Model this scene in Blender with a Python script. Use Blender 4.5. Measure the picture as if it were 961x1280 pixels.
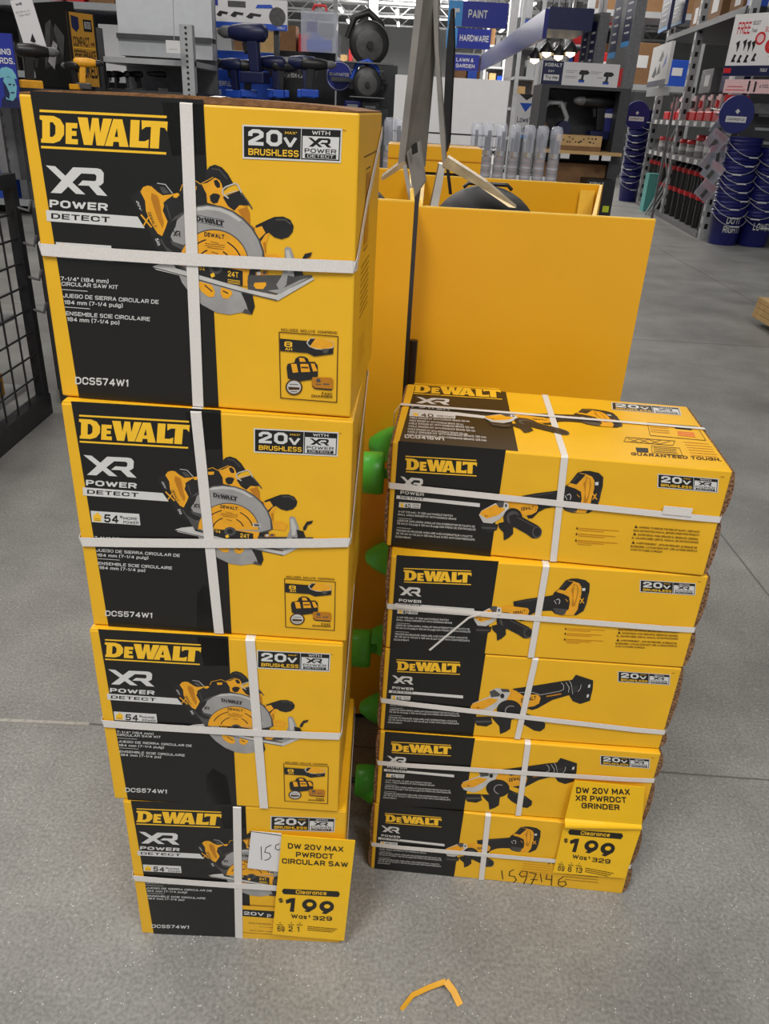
import bpy, bmesh, math, random
import numpy as np
from mathutils import Vector, Matrix
random.seed(7)
for _o in list(bpy.data.objects): bpy.data.objects.remove(_o)
SC = bpy.context.scene
COL = SC.collection
PI = math.pi
# ---------------------------------------------------------------- camera
F_PX = 975.2
PITCH = math.radians(27.371); ROLL = math.radians(3.2183); CAM_H = 1.2508
def _axes():
    f = np.array([0, math.cos(PITCH), -math.sin(PITCH)]); rt = np.array([1., 0, 0]); up = np.cross(rt, f)
    c, s = math.cos(ROLL), math.sin(ROLL)
    return c*rt+s*up, -s*rt+c*up, f
AX, AY, AF = _axes()
cd = bpy.data.cameras.new('camera'); cam = bpy.data.objects.new('camera', cd); COL.objects.link(cam)
cd.sensor_fit = 'VERTICAL'; cd.sensor_height = 24; cd.lens = F_PX*24/1280; cd.clip_start = .05; cd.clip_end = 300
m = Matrix.Identity(4)
for i in range(3):
    m[i][0] = AX[i]; m[i][1] = AY[i]; m[i][2] = -AF[i]
m[2][3] = CAM_H
cam.matrix_world = m
SC.camera = cam
# ---------------------------------------------------------------- light, exposure
W = bpy.data.worlds.new('world'); SC.world = W; W.use_nodes = True
W.node_tree.nodes['Background'].inputs[0].default_value = (.90, .94, 1, 1)
W.node_tree.nodes['Background'].inputs[1].default_value = .34
SC.view_settings.view_transform = 'Standard'; SC.view_settings.look = 'None'
SC.view_settings.gamma = 1; SC.view_settings.exposure = 0.12; SC.view_settings.use_curve_mapping = False
def area(loc, sx, sy, power, col=(1, .97, .92), rot=(0, 0, 0)):
    l = bpy.data.lights.new('ceiling_lamp_or_uplight', 'AREA'); l.shape = 'RECTANGLE'; l.size = sx; l.size_y = sy
    l.energy = power; l.color = col
    o = bpy.data.objects.new('ceiling_lamp_or_uplight', l); COL.objects.link(o); o.location = loc; o.rotation_euler = rot
for x, y, p in ((-1.8, -2.0, 235), (1.5, -1.6, 165), (-2.8, 3.4, 70), (-2.6, 9, 130), (1.8, 8.6, 75), (-4, 17, 350), (3, 16, 260), (0, 28, 1100), (0, 42, 2000), (0, 58, 2500)):
    area((x, y, 5.6), 1.4 if y < 8 else 3, 2.4 if y < 8 else 3, p)
for x, y, p in ((-3, 24, 700), (3, 24, 700), (0, 38, 1500), (0, 55, 2000)): area((x, y, 5.9), 2, 5, p, rot=(PI, 0, 0))   # added uplights that brighten the ceiling, standing in for strip lamp spill
# ---------------------------------------------------------------- pixel -> place helpers
def ray(px, py): return (px-480.5)/F_PX*AX+(640-py)/F_PX*AY+AF
def at(px, py, Y):
    d = ray(px, py); t = Y/d[1]; return Vector((d[0]*t, Y, CAM_H+d[2]*t))
def on_floor(px, py, z=0.):
    d = ray(px, py); t = (z-CAM_H)/d[2]; return Vector((d[0]*t, d[1]*t, z))
def on_plane(px, py, p, n):
    d = Vector(ray(px, py)); c = Vector((0, 0, CAM_H)); t = (Vector(p)-c).dot(n)/d.dot(n); return c+d*t
def proj(P):
    d = np.array(P)-np.array([0, 0, CAM_H]); return 480.5+F_PX*(d@AX)/(d@AF), 640-F_PX*(d@AY)/(d@AF)
def z_at(x, y, py):
    lo, hi = -3., 12.
    for _ in range(50):
        mid = (lo+hi)/2
        if proj((x, y, mid))[1] > py: lo = mid
        else: hi = mid
    return lo
# ---------------------------------------------------------------- materials
def s2l(c): return tuple(((v/255)/12.92 if v/255 <= .04045 else ((v/255+.055)/1.055)**2.4) for v in c)
MATS = {}
def mat(name, rgb, rough=.5, metal=0., noise=.06, scale=30., bump=0., emit=0., coat=0., alpha=1., trans=0.):
    if name in MATS: return MATS[name]
    mm = bpy.data.materials.new(name); mm.use_nodes = True; nt = mm.node_tree; b = nt.nodes['Principled BSDF']
    c = s2l(rgb)
    tc = nt.nodes.new('ShaderNodeTexCoord'); nz = nt.nodes.new('ShaderNodeTexNoise'); nz.inputs['Scale'].default_value = scale
    nz.inputs['Detail'].default_value = 4
    nt.links.new(tc.outputs['Object'], nz.inputs['Vector'])
    rmp = nt.nodes.new('ShaderNodeValToRGB')
    rmp.color_ramp.elements[0].position = .3; rmp.color_ramp.elements[1].position = .7
    rmp.color_ramp.elements[0].color = tuple(v*(1-noise) for v in c)+(1,)
    rmp.color_ramp.elements[1].color = tuple(min(1, v*(1+noise)) for v in c)+(1,)
    nt.links.new(nz.outputs['Fac'], rmp.inputs['Fac']); nt.links.new(rmp.outputs['Color'], b.inputs['Base Color'])
    b.inputs['Roughness'].default_value = rough; b.inputs['Metallic'].default_value = metal
    if coat: b.inputs['Coat Weight'].default_value = coat; b.inputs['Coat Roughness'].default_value = .15
    if bump:
        bp = nt.nodes.new('ShaderNodeBump'); bp.inputs['Strength'].default_value = bump; bp.inputs['Distance'].default_value = .01
        nt.links.new(nz.outputs['Fac'], bp.inputs['Height']); nt.links.new(bp.outputs['Normal'], b.inputs['Normal'])
    if emit: b.inputs['Emission Color'].default_value = c+(1,); b.inputs['Emission Strength'].default_value = emit
    if alpha < 1: b.inputs['Alpha'].default_value = alpha
    if trans: b.inputs['Transmission Weight'].default_value = trans
    MATS[name] = mm; return mm
mat('carton_yellow', (238, 182, 32), .42, noise=.035, scale=14, bump=.03)
mat('print_black', (22, 21, 19), .38, noise=.1, scale=20)
mat('print_white', (214, 213, 210), .45, noise=.02)
mat('print_gold', (250, 196, 44), .42, noise=.03)
mat('saw_yellow', (236, 166, 32), .42, noise=.1, scale=60)
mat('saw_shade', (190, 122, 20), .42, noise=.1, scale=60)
mat('saw_grey', (158, 156, 154), .42, noise=.12, scale=40)
mat('saw_light', (196, 194, 190), .42, noise=.1, scale=40)
mat('saw_dark', (78, 76, 74), .42, noise=.2, scale=40)
mat('saw_black', (34, 33, 33), .38, noise=.2, scale=40)
mat('print_brown', (74, 44, 8), .45)
mat('print_orange', (226, 128, 44), .45)
mat('strap_white', (222, 217, 212), .4, noise=.05, scale=500, bump=.06)
mat('kraft', (128, 88, 52), .8, noise=.25, scale=120, bump=.3)
mat('tape_clear', (38, 37, 34), .12, noise=.3, scale=25, coat=.6)
mat('sign_yellow', (252, 198, 24), .35, noise=.02)
mat('sign_black', (26, 24, 20), .4)
mat('paper_white', (226, 224, 224), .6, noise=.02)
mat('bin_yellow', (226, 166, 26), .38, noise=.04, scale=3)
mat('bin_edge', (242, 196, 70), .5)
mat('black_plastic', (26, 26, 28), .3, noise=.1)
mat('bag_black', (20, 20, 21), .6, noise=.1)
mat('dark_steel', (62, 63, 66), .45, .5, noise=.15)
mat('rack_grey', (120, 120, 122), .5, .3, noise=.15)
mat('rack_dark', (70, 70, 72), .5, .2, noise=.12)
mat('light_grey', (176, 178, 180), .5, noise=.06)
mat('metal_sheet', (150, 146, 140), .3, .35, noise=.25, scale=9)
mat('metal_gold', (170, 150, 116), .35, .4, noise=.25, scale=30)
mat('green_plastic', (96, 222, 80), .32, noise=.05)
mat('blue_deep', (32, 36, 112), .35, noise=.12)
mat('blue_sign', (34, 48, 150), .4, noise=.05)
mat('blue_light', (70, 150, 214), .4)
mat('blue_navy', (26, 32, 72), .4, noise=.1)
mat('blue_bright', (38, 82, 190), .4)
mat('red_sign', (206, 40, 44), .4)
mat('tan_wood', (206, 168, 112), .6, noise=.12, scale=12)
mat('cardboard', (138, 102, 68), .8, noise=.12)
mat('steel_bright', (205, 205, 205), .25, .8, noise=.05)
mat('white_paint', (205, 207, 210), .5, noise=.04)
mat('lamp_glow', (255, 250, 240), .5, emit=7)
mat('lamp_warm', (255, 226, 170), .5, emit=5)
mat('skin_cyan', (112, 176, 192), .5, noise=.1)
mat('teal', (96, 176, 170), .5)
mat('orange_paper', (226, 164, 36), .5)
mat('pink', (226, 188, 190), .5)
mat('lime', (200, 214, 40), .5)
mat('box_gold', (186, 134, 44), .5)
cp = mat('clear_plastic', (222, 226, 240), .12, noise=.02, alpha=.34)
# corrugated edge
def flute_mat():
    mm = bpy.data.materials.new('corrugated_edge'); mm.use_nodes = True; nt = mm.node_tree; b = nt.nodes['Principled BSDF']
    tc = nt.nodes.new('ShaderNodeTexCoord'); w = nt.nodes.new('ShaderNodeTexVoronoi'); w.inputs['Scale'].default_value = 260
    r = nt.nodes.new('ShaderNodeValToRGB'); r.color_ramp.elements[0].color = s2l((64, 40, 24))+(1,); r.color_ramp.elements[1].color = s2l((150, 110, 76))+(1,)
    r.color_ramp.elements[0].position = .2; r.color_ramp.elements[1].position = .75
    nt.links.new(tc.outputs['Object'], w.inputs['Vector']); nt.links.new(w.outputs['Distance'], r.inputs['Fac']); nt.links.new(r.outputs['Color'], b.inputs['Base Color'])
    b.inputs['Roughness'].default_value = .85; MATS['corrugated_edge'] = mm
flute_mat()
def floor_mat():
    mm = bpy.data.materials.new('polished_concrete'); mm.use_nodes = True; nt = mm.node_tree; b = nt.nodes['Principled BSDF']; L = nt.links.new
    tc = nt.nodes.new('ShaderNodeTexCoord')
    n1 = nt.nodes.new('ShaderNodeTexNoise'); n1.inputs['Scale'].default_value = 2.2; n1.inputs['Detail'].default_value = 8; n1.inputs['Roughness'].default_value = .65
    n2 = nt.nodes.new('ShaderNodeTexNoise'); n2.inputs['Scale'].default_value = 160; n2.inputs['Detail'].default_value = 3
    v = nt.nodes.new('ShaderNodeTexVoronoi'); v.inputs['Scale'].default_value = 150
    for n in (n1, n2, v): L(tc.outputs['Object'], n.inputs['Vector'])
    r1 = nt.nodes.new('ShaderNodeValToRGB'); r1.color_ramp.elements[0].position = .3; r1.color_ramp.elements[1].position = .72
    r1.color_ramp.elements[0].color = s2l((125, 124, 121))+(1,); r1.color_ramp.elements[1].color = s2l((167, 166, 162))+(1,)
    L(n1.outputs['Fac'], r1.inputs['Fac'])
    r2 = nt.nodes.new('ShaderNodeValToRGB'); r2.color_ramp.elements[0].position = .32; r2.color_ramp.elements[1].position = .7
    r2.color_ramp.elements[0].color = (.7, .7, .7, 1); r2.color_ramp.elements[1].color = (1.12, 1.12, 1.12, 1); L(n2.outputs['Fac'], r2.inputs['Fac'])
    mx = nt.nodes.new('ShaderNodeMix'); mx.data_type = 'RGBA'; mx.blend_type = 'MULTIPLY'; mx.inputs[0].default_value = 1
    L(r1.outputs['Color'], mx.inputs[6]); L(r2.outputs['Color'], mx.inputs[7])
    sp = nt.nodes.new('ShaderNodeValToRGB'); sp.color_ramp.elements[0].position = .10; sp.color_ramp.elements[1].position = .17
    sp.color_ramp.elements[0].color = (1, 1, 1, 1); sp.color_ramp.elements[1].color = (0, 0, 0, 1); L(v.outputs['Distance'], sp.inputs['Fac'])
    n3 = nt.nodes.new('ShaderNodeTexNoise'); n3.inputs['Scale'].default_value = 60; L(tc.outputs['Object'], n3.inputs['Vector'])
    g = nt.nodes.new('ShaderNodeMath'); g.operation = 'GREATER_THAN'; g.inputs[1].default_value = .55; L(n3.outputs['Fac'], g.inputs[0])
    mu = nt.nodes.new('ShaderNodeMath'); mu.operation = 'MULTIPLY'; L(sp.outputs['Color'], mu.inputs[0]); L(g.outputs[0], mu.inputs[1])
    mx2 = nt.nodes.new('ShaderNodeMix'); mx2.data_type = 'RGBA'; L(mu.outputs[0], mx2.inputs[0]); L(mx.outputs[2], mx2.inputs[6]); mx2.inputs[7].default_value = (.75, .75, .74, 1)
    L(mx2.outputs[2], b.inputs['Base Color'])
    r3 = nt.nodes.new('ShaderNodeMapRange'); r3.inputs[3].default_value = .38; r3.inputs[4].default_value = .52; L(n1.outputs['Fac'], r3.inputs[0]); L(r3.outputs[0], b.inputs['Roughness'])
    b.inputs['Specular IOR Level'].default_value = .35
    MATS['floor'] = mm
floor_mat()
# ---------------------------------------------------------------- mesh builder
class MB:
    def __init__(s): s.v = []; s.f = []; s.m = []; s.sm = []; s.slots = []
    def _mi(s, m):
        if m not in s.slots: s.slots.append(m)
        return s.slots.index(m)
    def face(s, pts, m, smooth=False):
        k = len(s.v); s.v += [tuple(p) for p in pts]; s.f.append(tuple(range(k, k+len(pts)))); s.m.append(s._mi(m)); s.sm.append(smooth)
    def idx(s, verts, faces, m, smooth=False):
        k = len(s.v); s.v += [tuple(p) for p in verts]; mi = s._mi(m)
        for f in faces: s.f.append(tuple(k+i for i in f)); s.m.append(mi); s.sm.append(smooth)
    def box(s, x0, x1, y0, y1, z0, z1, m):
        v = [(x0, y0, z0), (x1, y0, z0), (x1, y1, z0), (x0, y1, z0), (x0, y0, z1), (x1, y0, z1), (x1, y1, z1), (x0, y1, z1)]
        s.idx(v, [(0, 3, 2, 1), (4, 5, 6, 7), (0, 1, 5, 4), (1, 2, 6, 5), (2, 3, 7, 6), (3, 0, 4, 7)], m); return s
    def prism(s, pts, ext, m):                       # polygon extruded along a vector
        ext = Vector(ext); a = [Vector(p) for p in pts]; b = [p+ext for p in a]; n = len(a)
        s.idx(a+b, [tuple(range(n))]+[tuple(range(2*n-1, n-1, -1))]+[(i, i+n, (i+1) % n+n, (i+1) % n) for i in range(n)], m); return s
    def cyl(s, p0, p1, r0, r1=None, n=16, m='dark_steel', cap=True):
        r1 = r0 if r1 is None else r1; p0 = Vector(p0); p1 = Vector(p1); d = (p1-p0).normalized()
        u = d.orthogonal().normalized(); w = d.cross(u)
        a = [p0+(u*math.cos(2*PI*i/n)+w*math.sin(2*PI*i/n))*r0 for i in range(n)]
        b = [p1+(u*math.cos(2*PI*i/n)+w*math.sin(2*PI*i/n))*r1 for i in range(n)]
        s.idx(a+b, [(i, (i+1) % n, (i+1) % n+n, i+n) for i in range(n)], m, True)
        if cap: s.face(a[::-1], m); s.face(b, m)
        return s
    def tube(s, pts, r, m, n=8):
        pts = [Vector(p) for p in pts]; rings = []
        for i, p in enumerate(pts):
            d = (pts[min(i+1, len(pts)-1)]-pts[max(i-1, 0)]).normalized(); u = d.cross(Vector((.13, .31, .94))).normalized(); w = d.cross(u)
            rings.append([p+(u*math.cos(2*PI*k/n)+w*math.sin(2*PI*k/n))*r for k in range(n)])
        v = sum(rings, []); f = []
        for i in range(len(rings)-1): f += [(i*n+k, i*n+(k+1) % n, (i+1)*n+(k+1) % n, (i+1)*n+k) for k in range(n)]
        s.idx(v, f, m, True); s.face(rings[0][::-1], m); s.face(rings[-1], m); return s
    def lathe(s, prof, m, n=24, c=(0, 0, 0), axis='z', close=True):
        v = []
        for r, z in prof:
            for k in range(n):
                a = 2*PI*k/n; x, y = r*math.cos(a), r*math.sin(a)
                p = (x, y, z) if axis == 'z' else ((z, x, y) if axis == 'x' else (x, z, y))
                v.append((p[0]+c[0], p[1]+c[1], p[2]+c[2]))
        f = []
        for i in range(len(prof)-1): f += [(i*n+k, i*n+(k+1) % n, (i+1)*n+(k+1) % n, (i+1)*n+k) for k in range(n)]
        s.idx(v, f, m, True)
        if close:
            s.face(v[:n][::-1], m); s.face(v[-n:], m)
        return s
    def ribbon(s, pts, wdir, w, th, m):              # flat band along a path; wdir per point or one; thickness by normal
        pts = [Vector(p) for p in pts]; n = len(pts); V = []
        for i, p in enumerate(pts):
            d = (pts[min(i+1, n-1)]-pts[max(i-1, 0)]).normalized(); wd = Vector(wdir); wd = (wd-d*wd.dot(d)).normalized(); nn = d.cross(wd)
            for a, b in ((-1, 0), (1, 0), (1, 1), (-1, 1)): V.append(p+wd*w/2*a+nn*th*b)
        f = []
        for i in range(n-1):
            for k in range(4): f.append((i*4+k, i*4+(k+1) % 4, (i+1)*4+(k+1) % 4, (i+1)*4+k))
        s.idx(V, f, m); s.face(V[:4], m); s.face(V[-4:], m); return s
    def build(s, name, parent=None, bevel=0, smooth_all=False, loc=None, rz=0):
        me = bpy.data.meshes.new(name); me.from_pydata(s.v, [], s.f)
        for x in s.slots: me.materials.append(MATS[x])
        me.polygons.foreach_set('material_index', s.m); me.polygons.foreach_set('use_smooth', [True]*len(s.m) if smooth_all else s.sm)
        me.update(); o = bpy.data.objects.new(name, me); COL.objects.link(o)
        if parent: o.parent = parent
        if loc is not None: o.location = loc
        if rz: o.rotation_euler = (0, 0, rz)
        if bevel:
            b = o.modifiers.new('bevel', 'BEVEL'); b.width = bevel; b.segments = 2; b.limit_method = 'ANGLE'
        return o
def tag(o, label=None, cat=None, group=None, kind=None):
    if label: o['label'] = label
    if cat: o['category'] = cat
    if group: o['group'] = group
    if kind: o['kind'] = kind
    return o
def thing(name, label, cat, loc=(0, 0, 0), rz=0, group=None):
    o = bpy.data.objects.new(name, None); COL.objects.link(o); o.location = loc; o.rotation_euler = (0, 0, rz); o.empty_display_size = .05
    return tag(o, label, cat, group)
def copy_tree(o, parent=None):
    kids = list(o.children); c = o.copy(); COL.objects.link(c); c.parent = parent
    for k in kids: copy_tree(k, c)
    return c
# ---------------------------------------------------------------- lettering (outline fonts turned into meshes, cached)
_TC = {}
# stroke lettering: each glyph = (width, polylines on a unit box)
_O = [(.28, 0), (.72, 0), (1, .2), (1, .8), (.72, 1), (.28, 1), (0, .8), (0, .2), (.28, 0)]
GL = {'A': (.86, [[(0, 0), (.5, 1), (1, 0)], [(.2, .3), (.8, .3)]]), 'B': (.78, [[(0, 0), (.75, 0), (1, .14), (1, .4), (.8, .53), (1, .66), (1, .86), (.75, 1), (0, 1), (0, 0)], [(0, .53), (.8, .53)]]),
 'C': (.8, [[(1, .26), (1, .15), (.75, 0), (.25, 0), (0, .18), (0, .82), (.25, 1), (.75, 1), (1, .85), (1, .74)]]), 'D': (.8, [[(0, 0), (.65, 0), (1, .22), (1, .78), (.65, 1), (0, 1), (0, 0)]]),
 'E': (.7, [[(1, 0), (0, 0), (0, 1), (1, 1)], [(0, .52), (.9, .52)]]), 'F': (.68, [[(0, 0), (0, 1), (1, 1)], [(0, .5), (.85, .5)]]),
 'G': (.82, [[(.6, .5), (1, .5), (1, .12), (.75, 0), (.25, 0), (0, .18), (0, .82), (.25, 1), (.75, 1), (1, .85), (1, .76)]]), 'H': (.8, [[(0, 0), (0, 1)], [(1, 0), (1, 1)], [(0, .5), (1, .5)]]),
 'I': (0, [[(.5, 0), (.5, 1)]]), 'J': (.66, [[(0, .3), (0, .15), (.3, 0), (.7, 0), (1, .18), (1, 1)]]), 'K': (.8, [[(0, 0), (0, 1)], [(1, 1), (.08, .45)], [(.32, .55), (1, 0)]]),
 'L': (.66, [[(0, 1), (0, 0), (1, 0)]]), 'M': (.95, [[(0, 0), (0, 1), (.5, .25), (1, 1), (1, 0)]]), 'N': (.82, [[(0, 0), (0, 1), (1, 0), (1, 1)]]), 'O': (.84, [_O]), '0': (.76, [_O]),
 'P': (.74, [[(0, 0), (0, 1), (.75, 1), (1, .86), (1, .56), (.75, .42), (0, .42)]]), 'Q': (.84, [_O, [(.6, .25), (1, 0)]]), 'R': (.78, [[(0, 0), (0, 1), (.75, 1), (1, .87), (1, .6), (.75, .46), (0, .46)], [(.6, .46), (1, 0)]]),
 'S': (.76, [[(0, .12), (.22, 0), (.78, 0), (1, .14), (1, .36), (.8, .5), (.2, .52), (0, .66), (0, .87), (.22, 1), (.78, 1), (1, .9)]]), 'T': (.74, [[(0, 1), (1, 1)], [(.5, 1), (.5, 0)]]),
 'U': (.8, [[(0, 1), (0, .18), (.25, 0), (.75, 0), (1, .18), (1, 1)]]), 'V': (.84, [[(0, 1), (.5, 0), (1, 1)]]), 'W': (1.15, [[(0, 1), (.25, 0), (.5, .9), (.75, 0), (1, 1)]]), 'X': (.82, [[(0, 0), (1, 1)], [(0, 1), (1, 0)]]),
 'Y': (.82, [[(0, 1), (.5, .45), (1, 1)], [(.5, .45), (.5, 0)]]), 'Z': (.76, [[(0, 1), (1, 1), (0, 0), (1, 0)]]),
 '1': (.32, [[(0, .76), (.9, 1), (.9, 0)]]), '2': (.74, [[(0, .74), (0, .85), (.25, 1), (.75, 1), (1, .85), (1, .62), (0, .12), (0, 0), (1, 0)]]), '3': (.74, [[(0, .84), (.25, 1), (.75, 1), (1, .86), (1, .64), (.8, .53), (.35, .53)], [(.8, .53), (1, .4), (1, .15), (.75, 0), (.25, 0), (0, .16)]]),
 '4': (.78, [[(.75, 0), (.75, 1), (0, .26), (1, .26)]]), '5': (.74, [[(.95, 1), (.1, 1), (0, .5), (.7, .6), (1, .44), (1, .18), (.75, 0), (.25, 0), (0, .15)]]), '6': (.74, [[(1, .86), (.75, 1), (.25, 1), (0, .82), (0, .16), (.25, 0), (.75, 0), (1, .16), (1, .42), (.75, .58), (.25, .58), (0, .44)]]),
 '7': (.7, [[(0, 1), (1, 1), (.35, 0)]]), '8': (.74, [[(.25, 0), (.75, 0), (1, .14), (1, .4), (.8, .53), (1, .66), (1, .87), (.75, 1), (.25, 1), (0, .87), (0, .66), (.2, .53), (0, .4), (0, .14), (.25, 0)], [(.2, .53), (.8, .53)]]), '9': (.74, [[(0, .14), (.25, 0), (.75, 0), (1, .18), (1, .84), (.75, 1), (.25, 1), (0, .84), (0, .58), (.25, .42), (.75, .42), (1, .56)]]),
 '-': (.34, [[(0, .42), (1, .42)]]), '/': (.4, [[(0, 0), (1, 1)]]), '(': (.2, [[(1, -.15), (0, .2), (0, .8), (1, 1.15)]]), ')': (.2, [[(0, -.15), (1, .2), (1, .8), (0, 1.15)]]), '"': (.25, [[(0, .75), (0, 1)], [(1, .75), (1, 1)]]),
 "'": (0, [[(.5, .75), (.5, 1)]]), '.': (0, [[(.5, 0), (.5, .02)]]), ':': (0, [[(.5, .08), (.5, .1)], [(.5, .6), (.5, .62)]]), ',': (.05, [[(.9, .05), (0, -.15)]]), '!': (0, [[(.5, 0), (.5, .02)], [(.5, .35), (.5, 1)]]), '*': (.25, [[(0, .8), (1, .8)], [(.5, .65), (.5, .95)]]),
 '&': (.8, [[(1, 0), (.15, .78), (.3, 1), (.6, 1), (.65, .75), (0, .3), (.2, 0), (.6, 0), (1, .4)]]), '%': (.9, [[(.1, 0), (.9, 1)], [(.1, .6), (.1, .9), (.35, .9), (.35, .6), (.1, .6)], [(.65, .1), (.65, .4), (.9, .4), (.9, .1), (.65, .1)]]),
 '$': (.7, [[(0, .2), (.25, .08), (.75, .08), (1, .2), (1, .42), (0, .6), (0, .82), (.25, .92), (.75, .92), (1, .8)], [(.5, -.1), (.5, 1.1)]]),
 'a': (.62, [[(1, .12), (.8, 0), (.2, 0), (0, .15), (0, .55), (.2, .7), (.8, .7), (1, .58)], [(1, .7), (1, 0)]]), 'c': (.56, [[(1, .12), (.8, 0), (.2, 0), (0, .15), (0, .55), (.2, .7), (.8, .7), (1, .58)]]), 'e': (.6, [[(1, .1), (.8, 0), (.2, 0), (0, .15), (0, .55), (.2, .7), (.8, .7), (1, .55), (1, .36), (0, .36)]]),
 'g': (.6, [[(0, -.2), (.2, -.28), (.8, -.28), (1, -.15), (1, .7)], [(1, .12), (.8, 0), (.2, 0), (0, .15), (0, .55), (.2, .7), (.8, .7), (1, .55)]]), 'h': (.6, [[(0, 0), (0, 1)], [(0, .55), (.3, .7), (.8, .7), (1, .55), (1, 0)]]), 'i': (0, [[(.5, 0), (.5, .7)], [(.5, .92), (.5, .96)]]), 'l': (0, [[(.5, 0), (.5, 1)]]),
 'm': (.95, [[(0, 0), (0, .7), (.4, .7), (.5, .6), (.5, 0)], [(.5, .6), (.6, .7), (.9, .7), (1, .6), (1, 0)]]), 'n': (.6, [[(0, 0), (0, .7), (.8, .7), (1, .55), (1, 0)]]), 'o': (.62, [[(.2, 0), (.8, 0), (1, .15), (1, .55), (.8, .7), (.2, .7), (0, .55), (0, .15), (.2, 0)]]),
 'p': (.6, [[(0, -.28), (0, .7), (.8, .7), (1, .55), (1, .15), (.8, 0), (0, 0)]]), 'r': (.36, [[(0, 0), (0, .7)], [(0, .5), (.4, .7), (1, .7)]]), 's': (.52, [[(0, .1), (.2, 0), (.8, 0), (1, .12), (1, .26), (0, .44), (0, .6), (.2, .7), (.8, .7), (1, .6)]]), 't': (.36, [[(.4, 1), (.4, .1), (.6, 0), (1, 0)], [(0, .7), (1, .7)]]),
 'u': (.6, [[(0, .7), (0, .15), (.2, 0), (.7, 0), (1, .15)], [(1, .7), (1, 0)]]), 'v': (.6, [[(0, .7), (.5, 0), (1, .7)]]), 'w': (.9, [[(0, .7), (.25, 0), (.5, .65), (.75, 0), (1, .7)]]), 'y': (.6, [[(0, .7), (.5, .05)], [(1, .7), (.35, -.28), (.1, -.28)]]),
 'M_': (0, [])}
def text_mesh(sx, bold):
    key = (sx, bold)
    if key in _TC: return _TC[key]
    w = .12+bold*2.1; V = []; Fc = []; X = 0.
    for ch in sx:
        if ch == ' ': X += .42; continue
        g = GL.get(ch) or GL.get(ch.upper())
        if not g: X += .3; continue
        gw, lines = g; iw = max(0, gw-w*.6)
        for L in lines:
            P = [(X+w/2+x*iw if gw > 0 else X+w/2, w/2+y*(1-w)) for x, y in L]
            for i, (a, b) in enumerate(zip(P[:-1], P[1:])):
                dx, dy = b[0]-a[0], b[1]-a[1]; l = math.hypot(dx, dy) or 1e-6; dx /= l; dy /= l; nx, ny = -dy*w/2, dx*w/2
                def sharp(j0, j1, j2):
                    ax, ay, bx, by = P[j1][0]-P[j0][0], P[j1][1]-P[j0][1], P[j2][0]-P[j1][0], P[j2][1]-P[j1][1]
                    return abs(ax*bx+ay*by)/((math.hypot(ax, ay)*math.hypot(bx, by)) or 1) < .25
                closed = P[0] == P[-1]; n_ = len(P)
                e0 = (w*.5 if sharp(i-1, i, i+1) else w*.22) if i else ((w*.5 if sharp(n_-2, 0, 1) else w*.22) if closed else 0)
                e1 = (w*.5 if sharp(i, i+1, i+2) else w*.22) if i < n_-2 else ((w*.5 if sharp(n_-2, 0, 1) else w*.22) if closed else 0)
                if not closed and i == 0 and (gw == 0 or abs(dx) < .02 or abs(dy) < .02): e0 = w*.5
                if not closed and i == n_-2 and (gw == 0 or abs(dx) < .02 or abs(dy) < .02): e1 = w*.5
                if not closed and abs(dx) > .02 and abs(dy) > .02: e0 = e0 or w*.3; e1 = e1 or w*.3
                k = len(V); V += [(a[0]-dx*e0+nx, a[1]-dy*e0+ny), (a[0]-dx*e0-nx, a[1]-dy*e0-ny), (b[0]+dx*e1-nx, b[1]+dy*e1-ny), (b[0]+dx*e1+nx, b[1]+dy*e1+ny)]
                Fc.append((k, k+1, k+2, k+3))
        X += (iw+w if gw > 0 else w)+.15
    tw = X-.15; V = [(x/tw, y) for x, y in V]
    _TC[key] = (V, Fc); return _TC[key]
def homog(src, dst):
    A = []
    for (x, y), (u, v) in zip(src, dst):
        A.append([x, y, 1, 0, 0, 0, -u*x, -u*y, -u]); A.append([0, 0, 0, x, y, 1, -v*x, -v*y, -v])
    return np.linalg.svd(np.array(A, float))[2][-1].reshape(3, 3)
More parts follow.
